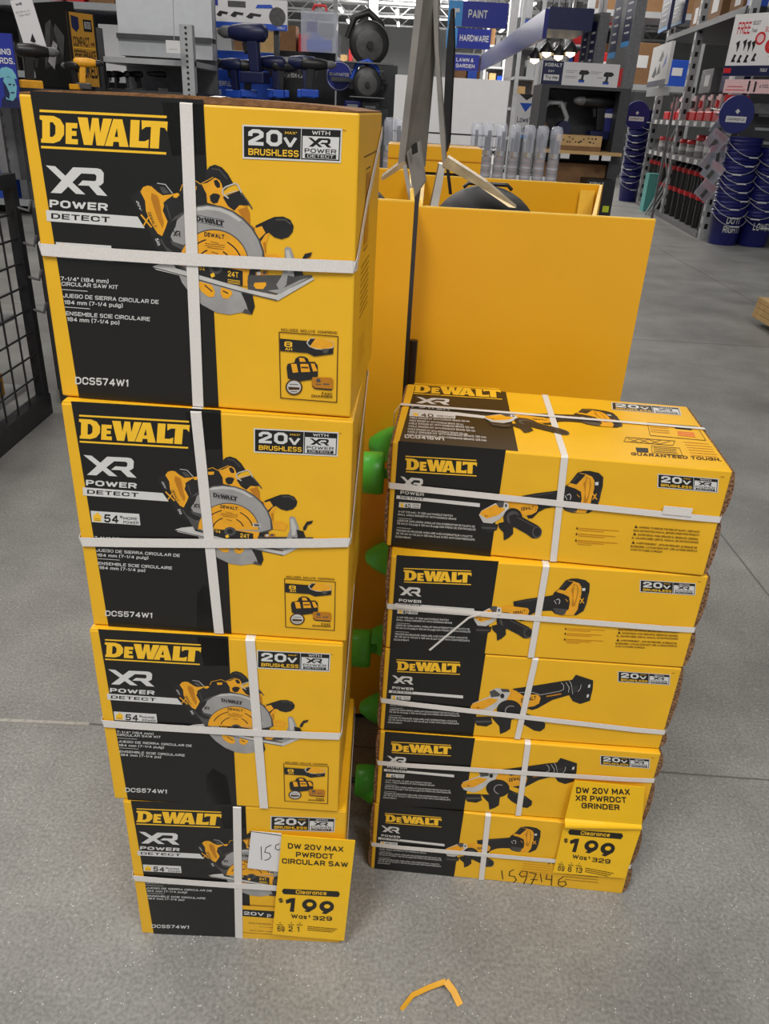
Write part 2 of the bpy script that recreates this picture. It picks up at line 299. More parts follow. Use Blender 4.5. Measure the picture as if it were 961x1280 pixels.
class Art:
    """printed graphics on one flat face: px = coordinates traced on the print, mapped to metres (u right, v up)"""
    def __init__(s, H, place, k=1.): s.H = H; s.place = place; s.mb = MB(); s.org = (0, 0); s.k = k; s.lay = 0
    def src(s, ox, oy, k): s.org = (ox, oy); s.k = k; return s
    def uv(s, p):
        if s.H is None: return p
        q = s.H @ np.array([s.org[0]+p[0]/s.k, s.org[1]+p[1]/s.k, 1]); return q[0]/q[2], q[1]/q[2]
    def off(s): s.lay += 1; return .0003+s.lay*.000004
    def poly(s, pts, m):
        o = s.off(); s.mb.face([s.place(*s.uv(p), o) for p in pts], m)
    def ell(s, c, rx, ry, m, a0=0, a1=360, n=28, ring=0):
        P = [(c[0]+rx*math.cos(math.radians(a0+(a1-a0)*i/n)), c[1]-ry*math.sin(math.radians(a0+(a1-a0)*i/n))) for i in range(n+(0 if a1-a0 == 360 and not ring else 1))]
        if ring:
            q = 1-ring/rx; o = s.off()
            Q = [(c[0]+(x-c[0])*q, c[1]+(y-c[1])*q) for x, y in P]
            for i in range(len(P)-1): s.mb.face([s.place(*s.uv(p), o) for p in (P[i], P[i+1], Q[i+1], Q[i])], m)
        else: s.poly(P, m)
    def line(s, pts, w, m):
        o = s.off()
        for i, (a, b) in enumerate(zip(pts[:-1], pts[1:])):
            dx, dy = b[0]-a[0], b[1]-a[1]; L = math.hypot(dx, dy) or 1; nx, ny = -dy/L*w/2, dx/L*w/2; ex, ey = dx/L*w*.3, dy/L*w*.3
            s.mb.face([s.place(*s.uv(p), o+(i % 3)*1.1e-6) for p in ((a[0]+nx-ex, a[1]+ny-ey), (b[0]+nx+ex, b[1]+ny+ey), (b[0]-nx+ex, b[1]-ny+ey), (a[0]-nx-ex, a[1]-ny-ey))], m)
    def aff(s, A, B, up):                             # unit frame from three traced points
        a, b, c = s.uv(A), s.uv(B), s.uv((A[0]+up[0], A[1]+up[1]))
        return lambda x, y: (a[0]+(b[0]-a[0])*x+(c[0]-a[0])*y, a[1]+(b[1]-a[1])*x+(c[1]-a[1])*y)
    def text(s, t, A, B, h, m, bold=.02):
        up = h if isinstance(h, tuple) else (0, -h)
        fr = s.aff(A, B, up); v, f = text_mesh(t, bold); o = s.off()
        s.mb.idx([s.place(*fr(x, y), o+(i//4 % 3)*1.1e-6) for i, (x, y) in enumerate(v)], f, m)
    def unit(s, polys, fr, m, sx=1., sy=1., x0=0, y0=0):
        for P in polys:
            o = s.off(); s.mb.face([s.place(*fr(x0+x*sx, y0+y*sy), o) for x, y in P], m)
    def logo(s, A, B, h, m, bg):                      # the maker's heavy block logo with rules above and below
        up = h if isinstance(h, tuple) else (0, -h)
        fr = s.aff(A, B, up)
        L = [[(0, 10), (0, 8.6), (2, 8.2), (2, 1.6), (1, 1.4), (1, 0), (11, 0), (16, 1), (19.2, 3.4), (19.2, 6.6), (16, 9), (11, 10)],
             [(20.5, 7.8), (29.6, 7.8), (29.6, 5.9), (25.3, 5.9), (25.3, 4.9), (29, 4.9), (29, 3.1), (25.3, 3.1), (25.3, 1.9), (30.2, 1.9), (30.2, 0), (20.5, 0)],
             [(29.8, 10), (37.5, 10), (39.5, 4.6), (41, 10), (46, 10), (47.6, 4.6), (49.6, 10), (56.5, 10), (51, 0), (45, 0), (43.2, 5.4), (41.6, 0), (35, 0)],
             [(57.5, 10), (64.5, 10), (70.2, 0), (63, 0), (62.4, 1.7), (58.2, 1.7), (57.8, 0), (51.6, 0)],
             [(71, 10), (78, 10), (78, 2.4), (82.5, 2.4), (85.8, 3.2), (85.8, 0), (71, 0)],
             [(79.4, 10), (99.6, 10), (99.6, 6.4), (97.5, 7.7), (94, 7.8), (94, 0), (87, 0), (87, 7.8), (83, 7.7), (80, 6.6)],
             [(0, 11.2), (98.6, 11.2), (98.6, 12.1), (0, 12.1)], [(1, -2.1), (100, -2.1), (100, -1.2), (1, -1.2)]]
        s.unit([[(x/100, y/10) for x, y in P] for P in L], fr, m)
        Hh = [[(8, 7.7), (10.3, 7.7), (12.4, 6.4), (12.4, 3.5), (10.3, 2.3), (8, 2.3)], [(59, 3.5), (61.7, 3.5), (60.6, 6.8)]]
        s.unit([[(x/100, y/10) for x, y in P] for P in Hh], fr, bg)
    XR = [[(163, 572), (218, 575), (325, 465), (392, 468), (401, 478), (399, 500), (392, 507), (330, 503), (305, 530), (385, 533), (418, 531), (435, 515), (438, 462), (425, 443), (405, 437), (285, 432)],
          [(148, 422), (195, 427), (340, 580), (292, 577)], [(355, 525), (405, 528), (452, 588), (400, 583)]]
    XRU = [[((x-148)/304, (590-y+(x-148)*.045)/172) for x, y in P] for P in XR]
    def xr(s, fr, m, x0=0, y0=0, sx=1, sy=1): s.unit(s.XRU, fr, m, sx, sy, x0, y0)
    def rect(s, fr, x0, y0, x1, y1, m): s.unit([[(x0, y0), (x1, y0), (x1, y1), (x0, y1)]], fr, m)
    def utext(s, fr, t, x0, y0, x1, h, m, bold=.02):
        v, f = text_mesh(t, bold); o = s.off(); s.mb.idx([s.place(*fr(x0+(x1-x0)*x, y0+h*y), o+(i//4 % 3)*1.1e-6) for i, (x, y) in enumerate(v)], f, m)
    def badge(s, A, B, h):
        g = s.aff(A, B, (0, -h)); fr = lambda x, y: g(x/100, y/33)
        R = lambda *a: s.rect(fr, *a); T = lambda *a, **k: s.utext(fr, *a, **k)
        R(0, 0, 100, 33, 'print_white'); R(1.5, 1.8, 59, 31.4, 'print_black'); R(59.6, 1.8, 98.6, 31.4, 'print_black')
        R(60.8, 3, 97.4, 24.6, 'print_white')
        T('20', 6, 13.5, 40, 15.5, 'print_white', .05); T('V', 41.5, 12.8, 55, 10, 'print_white', .05); T('MAX*', 43, 25.6, 55, 2.6, 'print_gold', .01)
        T('BRUSHLESS', 6, 4, 57, 6.4, 'print_gold', .03); T('WITH', 70, 26.2, 88, 3.8, 'print_white', .02)
        s.xr(fr, 'print_black', 66, 13.4, 24, 10.2)
        T('POWER', 63, 8.6, 95, 4.2, 'print_black', .03); R(63.5, 3.4, 95, 7.8, 'print_black'); T('DETECT', 66, 4.3, 92.5, 2.8, 'print_white', .01)
    def dashes(s, x0, y0, x1, y1, n, m, w=2., jit=.3, slope=0.):     # illegible small print
        rnd = random.Random(int(x0*7+y0))
        for i in range(n):
            y = y0+(y1-y0)*i/max(1, n-1); x = x0; e = x1-(x1-x0)*rnd.random()*jit
            while x < e:
                L = min((x1-x0)*(.04+.1*rnd.random()), e-x); s.line([(x, y+slope*(x-x0)), (x+L, y+slope*(x+L-x0))], w, m); x += L+w*1.1
    def build(s, name, parent): return s.mb.build(name, parent)
# ================================================================ floor
fb = MB(); fb.face([(-30, -4, 0), (30, -4, 0), (30, 75, 0), (-30, 75, 0)], 'floor'); tag(fb.build('floor'), kind='structure')
mat('joint', (104, 103, 100), .7, noise=.2, scale=90)
mat('joint_light', (176, 172, 164), .7, noise=.2, scale=90)
def seam(n, pts, w, m='joint'):
    b = MB()
    for a, c in zip(pts[:-1], pts[1:]):
        d = (Vector(c)-Vector(a)).normalized(); k = Vector((-d.y, d.x))*w/2; a = Vector(a); c = Vector(c)
        b.face([(a.x+k.x, a.y+k.y, .0006), (c.x+k.x, c.y+k.y, .0006), (c.x-k.x, c.y-k.y, .0006), (a.x-k.x, a.y-k.y, .0006)], m)
    tag(b.build('trim_%d' % n), kind='structure')
seam(1, [(-6, 1.22), (-.63, 1.31)], .009, 'joint_light'); seam(2, [(-.63, 1.31), (0, 1.285), (.69, 1.26), (6, 1.13)], .005)
seam(3, [(1.19, .2), (1.174, 2.0), (1.138, 3.56), (1.1, 9)], .006); seam(4, [(-8, 5.1), (8, 5.0)], .008); seam(5, [(2.9, 1), (2.9, 12)], .008)
# ================================================================ cartons
KS = .8
class Carton:
    def __init__(s, x, y, yaw, z, W, H, D, name, label, cat, group=None):
        s.W, s.H, s.D = W, H, D; s.yaw = math.radians(yaw); s.o = Vector((x*KS, y*KS, z))
        s.root = thing(name, label, cat, s.o, s.yaw, group)
        c, n = math.cos(s.yaw), math.sin(s.yaw); s.ux = Vector((c, n, 0)); s.uy = Vector((-n, c, 0))
    def local(s, px, py):                              # traced pixel -> (u, v) on the front face
        p = on_plane(px, py, s.o, s.uy)-s.o; return p.dot(s.ux), p.z
    def world(s, u, w, v): return s.o+s.ux*u+s.uy*w+Vector((0, 0, v))
    def local_top(s, px, py):
        p = on_plane(px, py, s.o+Vector((0, 0, s.H)), Vector((0, 0, 1)))-s.o; return p.dot(s.ux), p.dot(s.uy)
def front(u, v, o): return (u, -o, v)
SW, SH, SD = .336, .312, .2512
S_SRC = [(22, 111), (452, 135), (76, 495), (436, 521)]
HS = homog(S_SRC, [(0, SH), (SW, SH), (0, 0), (SW, 0)])
def saw_art(a, covered=True):
    a.src(0, 0, 1)
    a.poly([(38, 112), (256, 123), (272, 508), (97.5, 497)], 'print_black')
    a.src(20, 100, 4)
    a.logo((121, 312-4), (757, 340), (0, -137), 'print_gold', 'print_black')
    fr = a.aff((160, 577), (459, 591), (-10, -158)); a.xr(fr, 'print_white')
    a.text('POWER', (168, 633), (459, 652), 38, 'print_white', .05)
    a.poly([(149, 647), (610, 680), (645, 738), (154, 703)], 'print_white')
    a.text('DETECT', (176, 691), (470, 710), 28, 'print_black', .04)
    for t, x0, y0, x1, y1, h in (('7-1/4" (184 mm)', 221, 1001, 461, 1015, 20), ('CIRCULAR SAW KIT', 226, 1027, 508, 1044, 20), ('JUEGO DE SIERRA CIRCULAR DE', 233, 1086, 711, 1118, 20),
                                 ('184 mm (7-1/4 pulg)', 239, 1119, 531, 1136, 20), ('ENSEMBLE SCIE CIRCULAIRE', 246, 1175, 667, 1204, 20), ('184 mm (7-1/4 po)', 252, 1204, 514, 1222, 20)):
        a.text(t, (x0, y0), (x1, y1), h, 'print_white', .02)
    a.line([(228, 1046), (355, 1055)], 3, 'print_white'); a.line([(241, 1134), (367, 1143)], 3, 'print_white')
    a.src(60, 400, 2.288); a.text('DCS574W1', (75, 183), (227, 190), 21, 'print_white', .03)
    a.src(240, 100, 3.844); a.badge((248, 373), (720, 393), 165); a.text('TM', (727, 238), (746, 240), 7, 'print_brown', .02)
    # power badge "54% more power"
    a.src(20, 100, 4); a.poly([(198, 808), (476, 826), (484, 904), (207, 885)], 'print_white')
    a.poly([(214, 880), (214, 850), (206, 850), (236, 818), (268, 852), (258, 852), (260, 882)], 'print_gold'); a.line([(222, 862), (252, 864)], 3, 'print_brown'); a.line([(222, 872), (254, 874)], 3, 'print_brown')
    a.text('54', (276, 886), (358, 892), 56, 'print_black', .04); a.text('%', (364, 856), (384, 858), 18, 'print_black', .03); a.text('MORE', (386, 866), (466, 870), 19, 'print_black', .03); a.text('POWER', (386, 893), (474, 898), 19, 'print_black', .03)
    # circular saw picture
    a.src(160, 190, 4.004); P = a.poly
    P([(18, 225), (45, 195), (110, 158), (150, 148), (190, 150), (212, 170), (238, 205), (262, 190), (275, 160), (340, 135), (365, 152), (395, 125), (395, 90), (415, 66), (440, 58), (475, 72), (505, 105), (530, 150), (480, 190), (460, 262), (400, 300), (300, 330), (220, 360), (190, 420), (240, 505), (190, 505), (140, 480), (110, 400), (60, 300), (20, 240)], 'saw_black')
    P([(65, 195), (78, 172), (100, 164), (120, 168), (150, 195), (176, 213), (238, 206), (190, 240), (176, 290), (200, 345), (190, 375), (172, 418), (150, 405), (112, 345), (92, 290), (88, 240)], 'saw_yellow')
    P([(120, 200), (150, 215), (160, 240), (170, 300), (182, 350), (175, 380), (150, 330), (130, 270), (118, 230)], 'saw_shade')
    a.line([(150, 152), (190, 158), (226, 204)], 4, 'saw_light'); P([(160, 172), (182, 170), (210, 200), (180, 205)], 'saw_dark')
    P([(180, 250), (200, 232), (260, 225), (310, 235), (330, 270), (250, 300), (215, 340), (190, 300)], 'saw_black')
    a.line([(195, 262), (215, 330)], 4, 'saw_dark')
    P([(228, 206), (252, 200), (262, 210), (246, 226), (230, 224)], 'saw_yellow'); P([(310, 168), (348, 166), (346, 186), (316, 190)], 'saw_yellow')
    a.line([(265, 190), (275, 160), (340, 138), (366, 156), (430, 122)], 4, 'saw_yellow')
    a.text('20V', (42, 240), (60, 286), (13, 5), 'print_white', .03); a.text('DEWALT', (100, 300), (132, 375), (14, -3), 'saw_black', .04)
    a.line([(68, 312), (118, 372)], 8, 'saw_yellow'); a.line([(80, 365), (105, 322)], 7, 'saw_yellow'); a.text('5Ah', (136, 432), (150, 466), (16, -4), 'print_white', .03)
    P([(372, 156), (400, 150), (440, 124), (466, 138), (478, 175), (485, 235), (500, 262), (560, 258), (600, 270), (612, 300), (615, 365), (560, 330), (500, 282), (440, 260), (400, 250), (396, 205)], 'saw_yellow')
    P([(412, 215), (430, 202), (455, 205), (466, 215), (452, 250), (430, 255), (416, 240)], 'saw_black'); P([(433, 138), (450, 134), (464, 152), (466, 172), (450, 176), (438, 160)], 'saw_black')
    P([(396, 92), (412, 68), (440, 58), (475, 72), (505, 105), (530, 150), (495, 162), (470, 150), (452, 120), (425, 110), (402, 122)], 'saw_black'); a.line([(425, 78), (462, 84), (500, 130)], 5, 'saw_dark')
    P([(478, 222), (562, 188), (590, 225), (610, 262), (560, 262), (535, 290), (505, 268)], 'saw_black')
    a.line([(505, 226), (478, 204), (478, 184), (492, 170), (540, 152), (554, 160), (574, 205)], 7, 'saw_light'); a.line([(494, 205), (548, 190)], 4, 'saw_light'); a.line([(572, 200), (604, 244), (624, 278)], 7, 'saw_dark')
    P([(552, 285), (600, 268), (612, 300), (615, 360), (640, 375), (620, 400), (585, 340)], 'saw_shade')
    P([(636, 378), (668, 360), (712, 400), (704, 420), (690, 470), (690, 510), (740, 505), (775, 530), (760, 570), (690, 560), (655, 450)], 'saw_yellow'); P([(676, 450), (692, 445), (692, 505), (686, 500)], 'saw_shade')
    P([(640, 364), (700, 335), (735, 320), (780, 318), (815, 334), (832, 366), (826, 396), (805, 420), (770, 432), (735, 422), (708, 400), (690, 408), (662, 450), (652, 438), (690, 400), (672, 366), (642, 376)], 'saw_black'); a.line([(745, 334), (790, 334), (815, 355)], 7, 'saw_dark')
    P([(618, 384), (632, 376), (636, 395), (624, 398)], 'saw_black')
    # lower guard, upper guard, blade
    P([(250, 600), (300, 585), (500, 640), (600, 690), (585, 745), (612, 806), (560, 800), (505, 811), (440, 800), (370, 762), (310, 705), (270, 650)], 'saw_grey')
    P([(565, 700), (622, 708), (634, 770), (618, 812), (600, 790), (590, 755)], 'saw_black'); P([(585, 780), (606, 790), (612, 810), (570, 800)], 'saw_dark')
    P([(163, 440), (180, 400), (205, 355), (240, 318), (290, 290), (340, 265), (400, 257), (470, 266), (530, 290), (580, 325), (625, 372), (660, 430), (682, 490), (690, 560), (640, 590), (300, 600), (230, 560), (200, 500)], 'saw_dark')
    P([(215, 420), (240, 345), (290, 300), (340, 272), (400, 264), (468, 273), (525, 296), (574, 332), (618, 378), (652, 434), (672, 492), (676, 560), (620, 580), (300, 590), (260, 560), (280, 500), (240, 470)], 'saw_grey')
    P([(300, 296), (340, 276), (400, 268), (466, 277), (522, 300), (572, 336), (560, 344), (510, 312), (460, 292), (400, 284), (340, 292)], 'saw_light')
    P([(168, 428), (188, 380), (214, 346), (250, 328), (240, 370), (212, 420), (225, 450), (282, 470), (285, 500), (240, 505), (190, 470)], 'saw_black'); P([(210, 440), (282, 462), (280, 490), (225, 462)], 'saw_dark')
    a.xr(a.aff((227, 420), (268, 425), (-3, -34)), 'saw_black')
    a.ell((430, 562), 178, 180, 'saw_dark', 0, 180); a.ell((430, 566), 174, 178, 'saw_yellow', 0, 180)
    for r, A, B in ((148, 15, 62), (148, 105, 160), (96, 20, 60), (96, 110, 165)): a.ell((430, 575), r, r, 'saw_black', A, B, 12, 7)
    a.logo((340, 340), (484, 368), (0, -26), 'saw_black', 'saw_grey'); a.text('DEWALT', (384, 418), (484, 432), 22, 'saw_black', .06)
    for y, x0, x1 in ((448, 415, 455), (458, 388, 485), (468, 388, 485), (478, 400, 478), (500, 420, 452)): a.line([(x0, y-4), (x1, y+6)], 3, 'print_brown')
    P([(572, 518), (616, 524), (618, 548), (574, 544)], 'saw_light'); P([(580, 524), (610, 528), (611, 542), (582, 540)], 'saw_dark')
    P([(330, 560), (480, 568), (612, 580), (605, 670), (560, 665), (335, 625)], 'saw_yellow')
    P([(330, 562), (478, 572), (575, 592), (575, 668), (470, 650), (335, 612)], 'saw_black'); a.text('24T', (500, 618), (553, 626), 28, 'print_gold', .03); a.text('7-1/4', (338, 584), (384, 592), 20, 'print_gold', .03)
    for y in (634, 642, 650): a.line([(500, y), (560, y+8)], 3, 'print_gold')
    a.ell((440, 578), 34, 30, 'saw_dark'); a.ell((440, 578), 18, 16, 'saw_black'); P([(412, 608), (430, 600), (436, 618), (418, 626)], 'print_gold')
    P([(610, 586), (665, 580), (650, 640), (600, 680), (598, 640)], 'saw_black'); P([(600, 612), (920, 612), (930, 632), (780, 712), (600, 690)], 'saw_dark')
    P([(640, 596), (700, 590), (702, 612), (640, 614)], 'saw_shade'); a.ell((655, 603), 10, 9, 'saw_light'); a.ell((684, 600), 9, 9, 'saw_dark')
    P([(635, 650), (690, 648), (692, 662), (676, 682), (640, 680), (628, 664)], 'saw_yellow')
    P([(785, 478), (800, 468), (818, 478), (838, 540), (846, 600), (832, 620), (800, 612), (792, 660), (762, 694), (742, 660), (768, 620), (788, 560)], 'saw_grey'); P([(792, 490), (806, 484), (824, 545), (818, 600), (800, 600)], 'saw_light'); P([(826, 560), (866, 572), (878, 612), (832, 620)], 'saw_black')
    P([(864, 545), (886, 505), (924, 496), (914, 518), (892, 528), (880, 562), (864, 566)], 'saw_black')
    P([(124, 570), (160, 556), (226, 548), (240, 578), (340, 608), (600, 684), (740, 712), (925, 622), (932, 632), (748, 740), (560, 696), (340, 634), (140, 586)], 'saw_light')
    P([(700, 690), (770, 680), (860, 636), (906, 624), (760, 706)], 'saw_grey'); a.line([(124, 574), (340, 632), (560, 694), (745, 738)], 5, 'saw_dark')
    P([(345, 640), (420, 662), (436, 696), (430, 722), (402, 722), (368, 696), (350, 665)], 'saw_yellow'); P([(466, 672), (518, 690), (522, 708), (500, 732), (474, 728), (462, 704)], 'saw_yellow')
    a.line([(385, 664), (420, 694)], 6, 'saw_black'); a.line([(476, 692), (500, 704)], 6, 'saw_black')
    if not covered: return
    # "includes" panel
    a.src(340, 400, 9.61)
    a.text('INCLUDES  INCLUYE  COMPREND', (104, 120), (775, 158), 32, 'print_brown', .02)
    for q in ((80, 135, 785, 185), (785, 185, 762, 975), (762, 975, 92, 925), (92, 925, 80, 135)): a.line([q[:2], q[2:]], 10, 'print_brown')
    P([(88, 212), (420, 240), (470, 300), (560, 340), (730, 320), (725, 395), (500, 425), (420, 385), (92, 360)], 'saw_black')
    P([(405, 262), (440, 215), (490, 204), (720, 240), (738, 290), (720, 325), (600, 345), (520, 340), (440, 310)], 'saw_light'); P([(490, 210), (560, 212), (715, 244), (736, 290), (700, 325), (560, 338), (450, 312)], 'saw_yellow'); P([(420, 265), (455, 212), (515, 212), (450, 300)], 'saw_black')
    a.text('8', (142, 312), (236, 318), 68, 'print_gold', .03); a.text('AH', (150, 352), (234, 358), 34, 'print_gold', .03); P([(590, 335), (680, 330), (655, 385), (610, 385)], 'saw_dark')
    P([(258, 500), (275, 450), (320, 424), (380, 426), (420, 450), (438, 490), (505, 490), (538, 530), (540, 660), (480, 700), (300, 728), (180, 690), (165, 560), (180, 515)], 'saw_black')
    P([(316, 442), (378, 445), (398, 490), (326, 490)], 'saw_yellow'); P([(218, 515), (285, 515), (305, 615), (240, 622)], 'saw_yellow'); P([(330, 515), (425, 515), (448, 610), (340, 614)], 'saw_yellow'); P([(455, 510), (500, 510), (535, 600), (484, 606)], 'saw_yellow'); a.line([(348, 558), (420, 560)], 20, 'print_brown')
    a.ell((252, 795), 102, 95, 'print_brown'); a.ell((252, 795), 84, 78, 'saw_light'); P([(182, 790), (320, 798), (318, 828), (190, 828)], 'print_brown'); a.line([(200, 760), (300, 764)], 8, 'print_brown'); a.line([(215, 848), (290, 850)], 8, 'print_brown')
    P([(465, 700), (480, 672), (700, 680), (725, 710), (722, 800), (700, 830), (500, 812), (468, 770)], 'saw_shade'); P([(475, 770), (500, 800), (715, 815), (700, 832), (500, 815), (470, 785)], 'saw_black')
    P([(525, 692), (565, 692), (575, 738), (520, 735)], 'saw_dark'); a.line([(520, 758), (575, 762)], 12, 'saw_dark'); a.line([(606, 756), (672, 760)], 16, 'saw_dark')
    a.text('FAST', (585, 880), (710, 890), 28, 'print_brown', .04); a.text('CHARGER', (460, 912), (712, 924), 30, 'print_brown', .04)
saw_boxes = [
 (-.47531, 1.068, -3.17, 3, 'yellow and black circular saw carton, topmost of the tall left stack', ((232, 114), (248, 507)), ((47, 311), (437, 333), 285)),
 (-.47096, 1.0493, -1.1, 2, 'yellow and black circular saw carton, second from the top of the tall left stack', ((245, 512), (274, 789)), ((101, 676), (436, 677), 605)),
 (-.47509, 1.0388, -.4, 1, 'circular saw carton second from the bottom, its strap right of the saw picture', ((312.6, 796), (330, 1008)), ((130, 903), (425, 919), 850)),
 (-.45953, 1.0364, .7, 0, 'bottom circular saw carton of the tall stack, price card on its front', ((296.4, 1008), (299, 1173.5)), ((167, 1096), (430, 1113), 1060))]
def saw_carton(i, x, y, yaw, n, label, vs, hs):
    c = Carton(x, y, yaw, n*SH, SW, SH-.0026, SD, 'saw_carton', label, 'box', 'circular saw cartons in the tall stack')
    H = SH-.0026
    b = MB(); b.box(0, SW, 0, SD, 0, H, 'carton_yellow'); b.build('carton_body', c.root, bevel=.0025)
    f = MB()                                           # closed top flaps with raw board edges
    for y0, y1, t in ((.001, SD/2-.001, 0), (SD/2+.001, SD-.001, 0)): f.box(.002, SW-.002, y0, y1, H-.0008, H+.0012, 'carton_yellow')
    if n == 3:
        f = MB(); N = 14
        for (y0, y1) in ((.0005, SD/2-.001), (SD/2+.001, SD-.001)):
            top = [(SW*k/N, .0022+.0042*math.sin(PI*min(1, k/N*1.02))**.7 if 0 < k < N else .001) for k in range(N+1)]
            f.prism([(.001, y0, H)]+[(max(.001, min(SW-.001, a)), y0, H+b_) for a, b_ in top]+[(SW-.001, y0, H)], (0, y1-y0, 0), 'kraft')
    f.build('top_flap', c.root)
    a = Art(HS, front); saw_art(a, i != 3)
    if i == 3:                                         # printed offer on the lowest carton
        a.H = None; q = lambda px, py: c.local(px, py); P = lambda pts, m_: a.poly([q(*p) for p in pts], m_)
        P([(301, 1131), (426, 1140), (424, 1180), (302, 1173)], 'carton_yellow'); a.line([q(301, 1130), q(426, 1138)], .0012, 'print_brown'); a.line([q(303, 1165), q(424, 1173)], .0012, 'print_brown')
        P([(303, 1136), (345, 1138.5), (345, 1147.5), (303, 1144.5)], 'print_black')
        a.text('20V', q(305, 1142.6), q(330, 1144.6), (0, .0085), 'print_white', .04); a.text('P', q(334, 1146.2), q(339, 1146.6), (0, .0085), 'print_white', .04)
        a.text('MAXIMIZE', q(311, 1154), q(339, 1156), (0, .004), 'print_brown', .02); a.text('WITH POWER', q(324, 1158.5), q(341, 1159.5), (0, .0022), 'print_brown', .01); a.text('BATTERY AND', q(313, 1163), q(340, 1165), (0, .003), 'print_brown', .02)
    a.build('front_print', c.root)
    # right side print: rotated badge outline and text rows
    sd = Art(None, lambda u, v, o: (SW+o, u, v))
    for p in (((.08, .255), (.08, .17), (.125, .17), (.125, .255), (.08, .255)),): sd.line(p, .0015, 'print_brown')
    sd.poly([(.085, .175), (.12, .175), (.12, .25), (.085, .25)], 'saw_shade')
    sd.line([(.05, .268), (.2, .268)], .0012, 'print_brown')
    for k in range(9): sd.line([(.06, .155-k*.007), (.15, .155-k*.007)], .0012, 'print_brown')
    for k in range(6): sd.line([(.06, .07-k*.006), (.12+.01*(k % 3), .07-k*.006)], .0009, 'saw_shade')
    sd.build('side_print', c.root)
    tp = Art(None, front); u0, v0 = .150, H
    tp.poly([(.143, H-.0005), (.184, H-.0005), (.183, H-.045), (.15, H-.048)], 'tape_clear')
    if i in (1, 2): tp.build('clear_tape', c.root); tp = Art(None, front); tp.poly([(.138, .002), (.176, .002), (.172, .06), (.152, .075), (.142, .06)], 'tape_clear')
    tp.build('clear_tape', c.root)
    # strapping
    w = .0125; e = .0016
    (a0, a1) = vs; ut = c.local(*a0)[0]; ub = c.local(*a1)[0]; um = (ut+ub)/2
    s1 = MB(); s1.ribbon([(um, SD+e, H/2), (ut, SD+e, H+.0008), (ut, SD-.002, H+.0014), (ut, SD*.5, H+.0012 if n < 3 else H+.007), (ut, .002, H+.0012), (ut, -e*.7, H-.001), (um, -e, H/2), (ub, -e*.7, .0005), (ub, .002, -.0002), (ub, SD-.002, -.0002), (ub, SD+e, .0005), (um, SD+e, H/2)], (1, 0, 0), w, .0005, 'strap_white')
    s1.build('strap', c.root)
    (l, r, pb) = hs; vl = c.local(*l)[1]; vr = c.local(*r)[1]; bk = c.world(SW, SD*.75, 0); vb = min(H*.93, z_at(bk.x, bk.y, pb)-c.o.z)
    s2 = MB(); g = [(-e*.6, SD*.5, (vl*.7+vb*.3)), (-e*.6, .001, vl), (.002, -.0022, vl)]
    for k in range(1, 8): g.append((SW*k/8, -.0028, vl+(vr-vl)*k/8-.0015*math.sin(PI*k/8)))
    g += [(SW-.002, -.0022, vr), (SW+.0012, .002, vr+.001), (SW+.0016, SD*.35, vr+(vb-vr)*.45), (SW+.0016, SD-.002, vb), (SW-.002, SD+.002, vb), (0, SD+.002, vb), (-.0014, SD-.002, vb), (-e*.6, SD*.5, (vl*.7+vb*.3))]
    s2.ribbon(g, (0, 0, 1), w, .0005, 'strap_white'); s2.build('strap', c.root)
    return c
SAW = [saw_carton(i, *a) for i, a in enumerate(saw_boxes)]
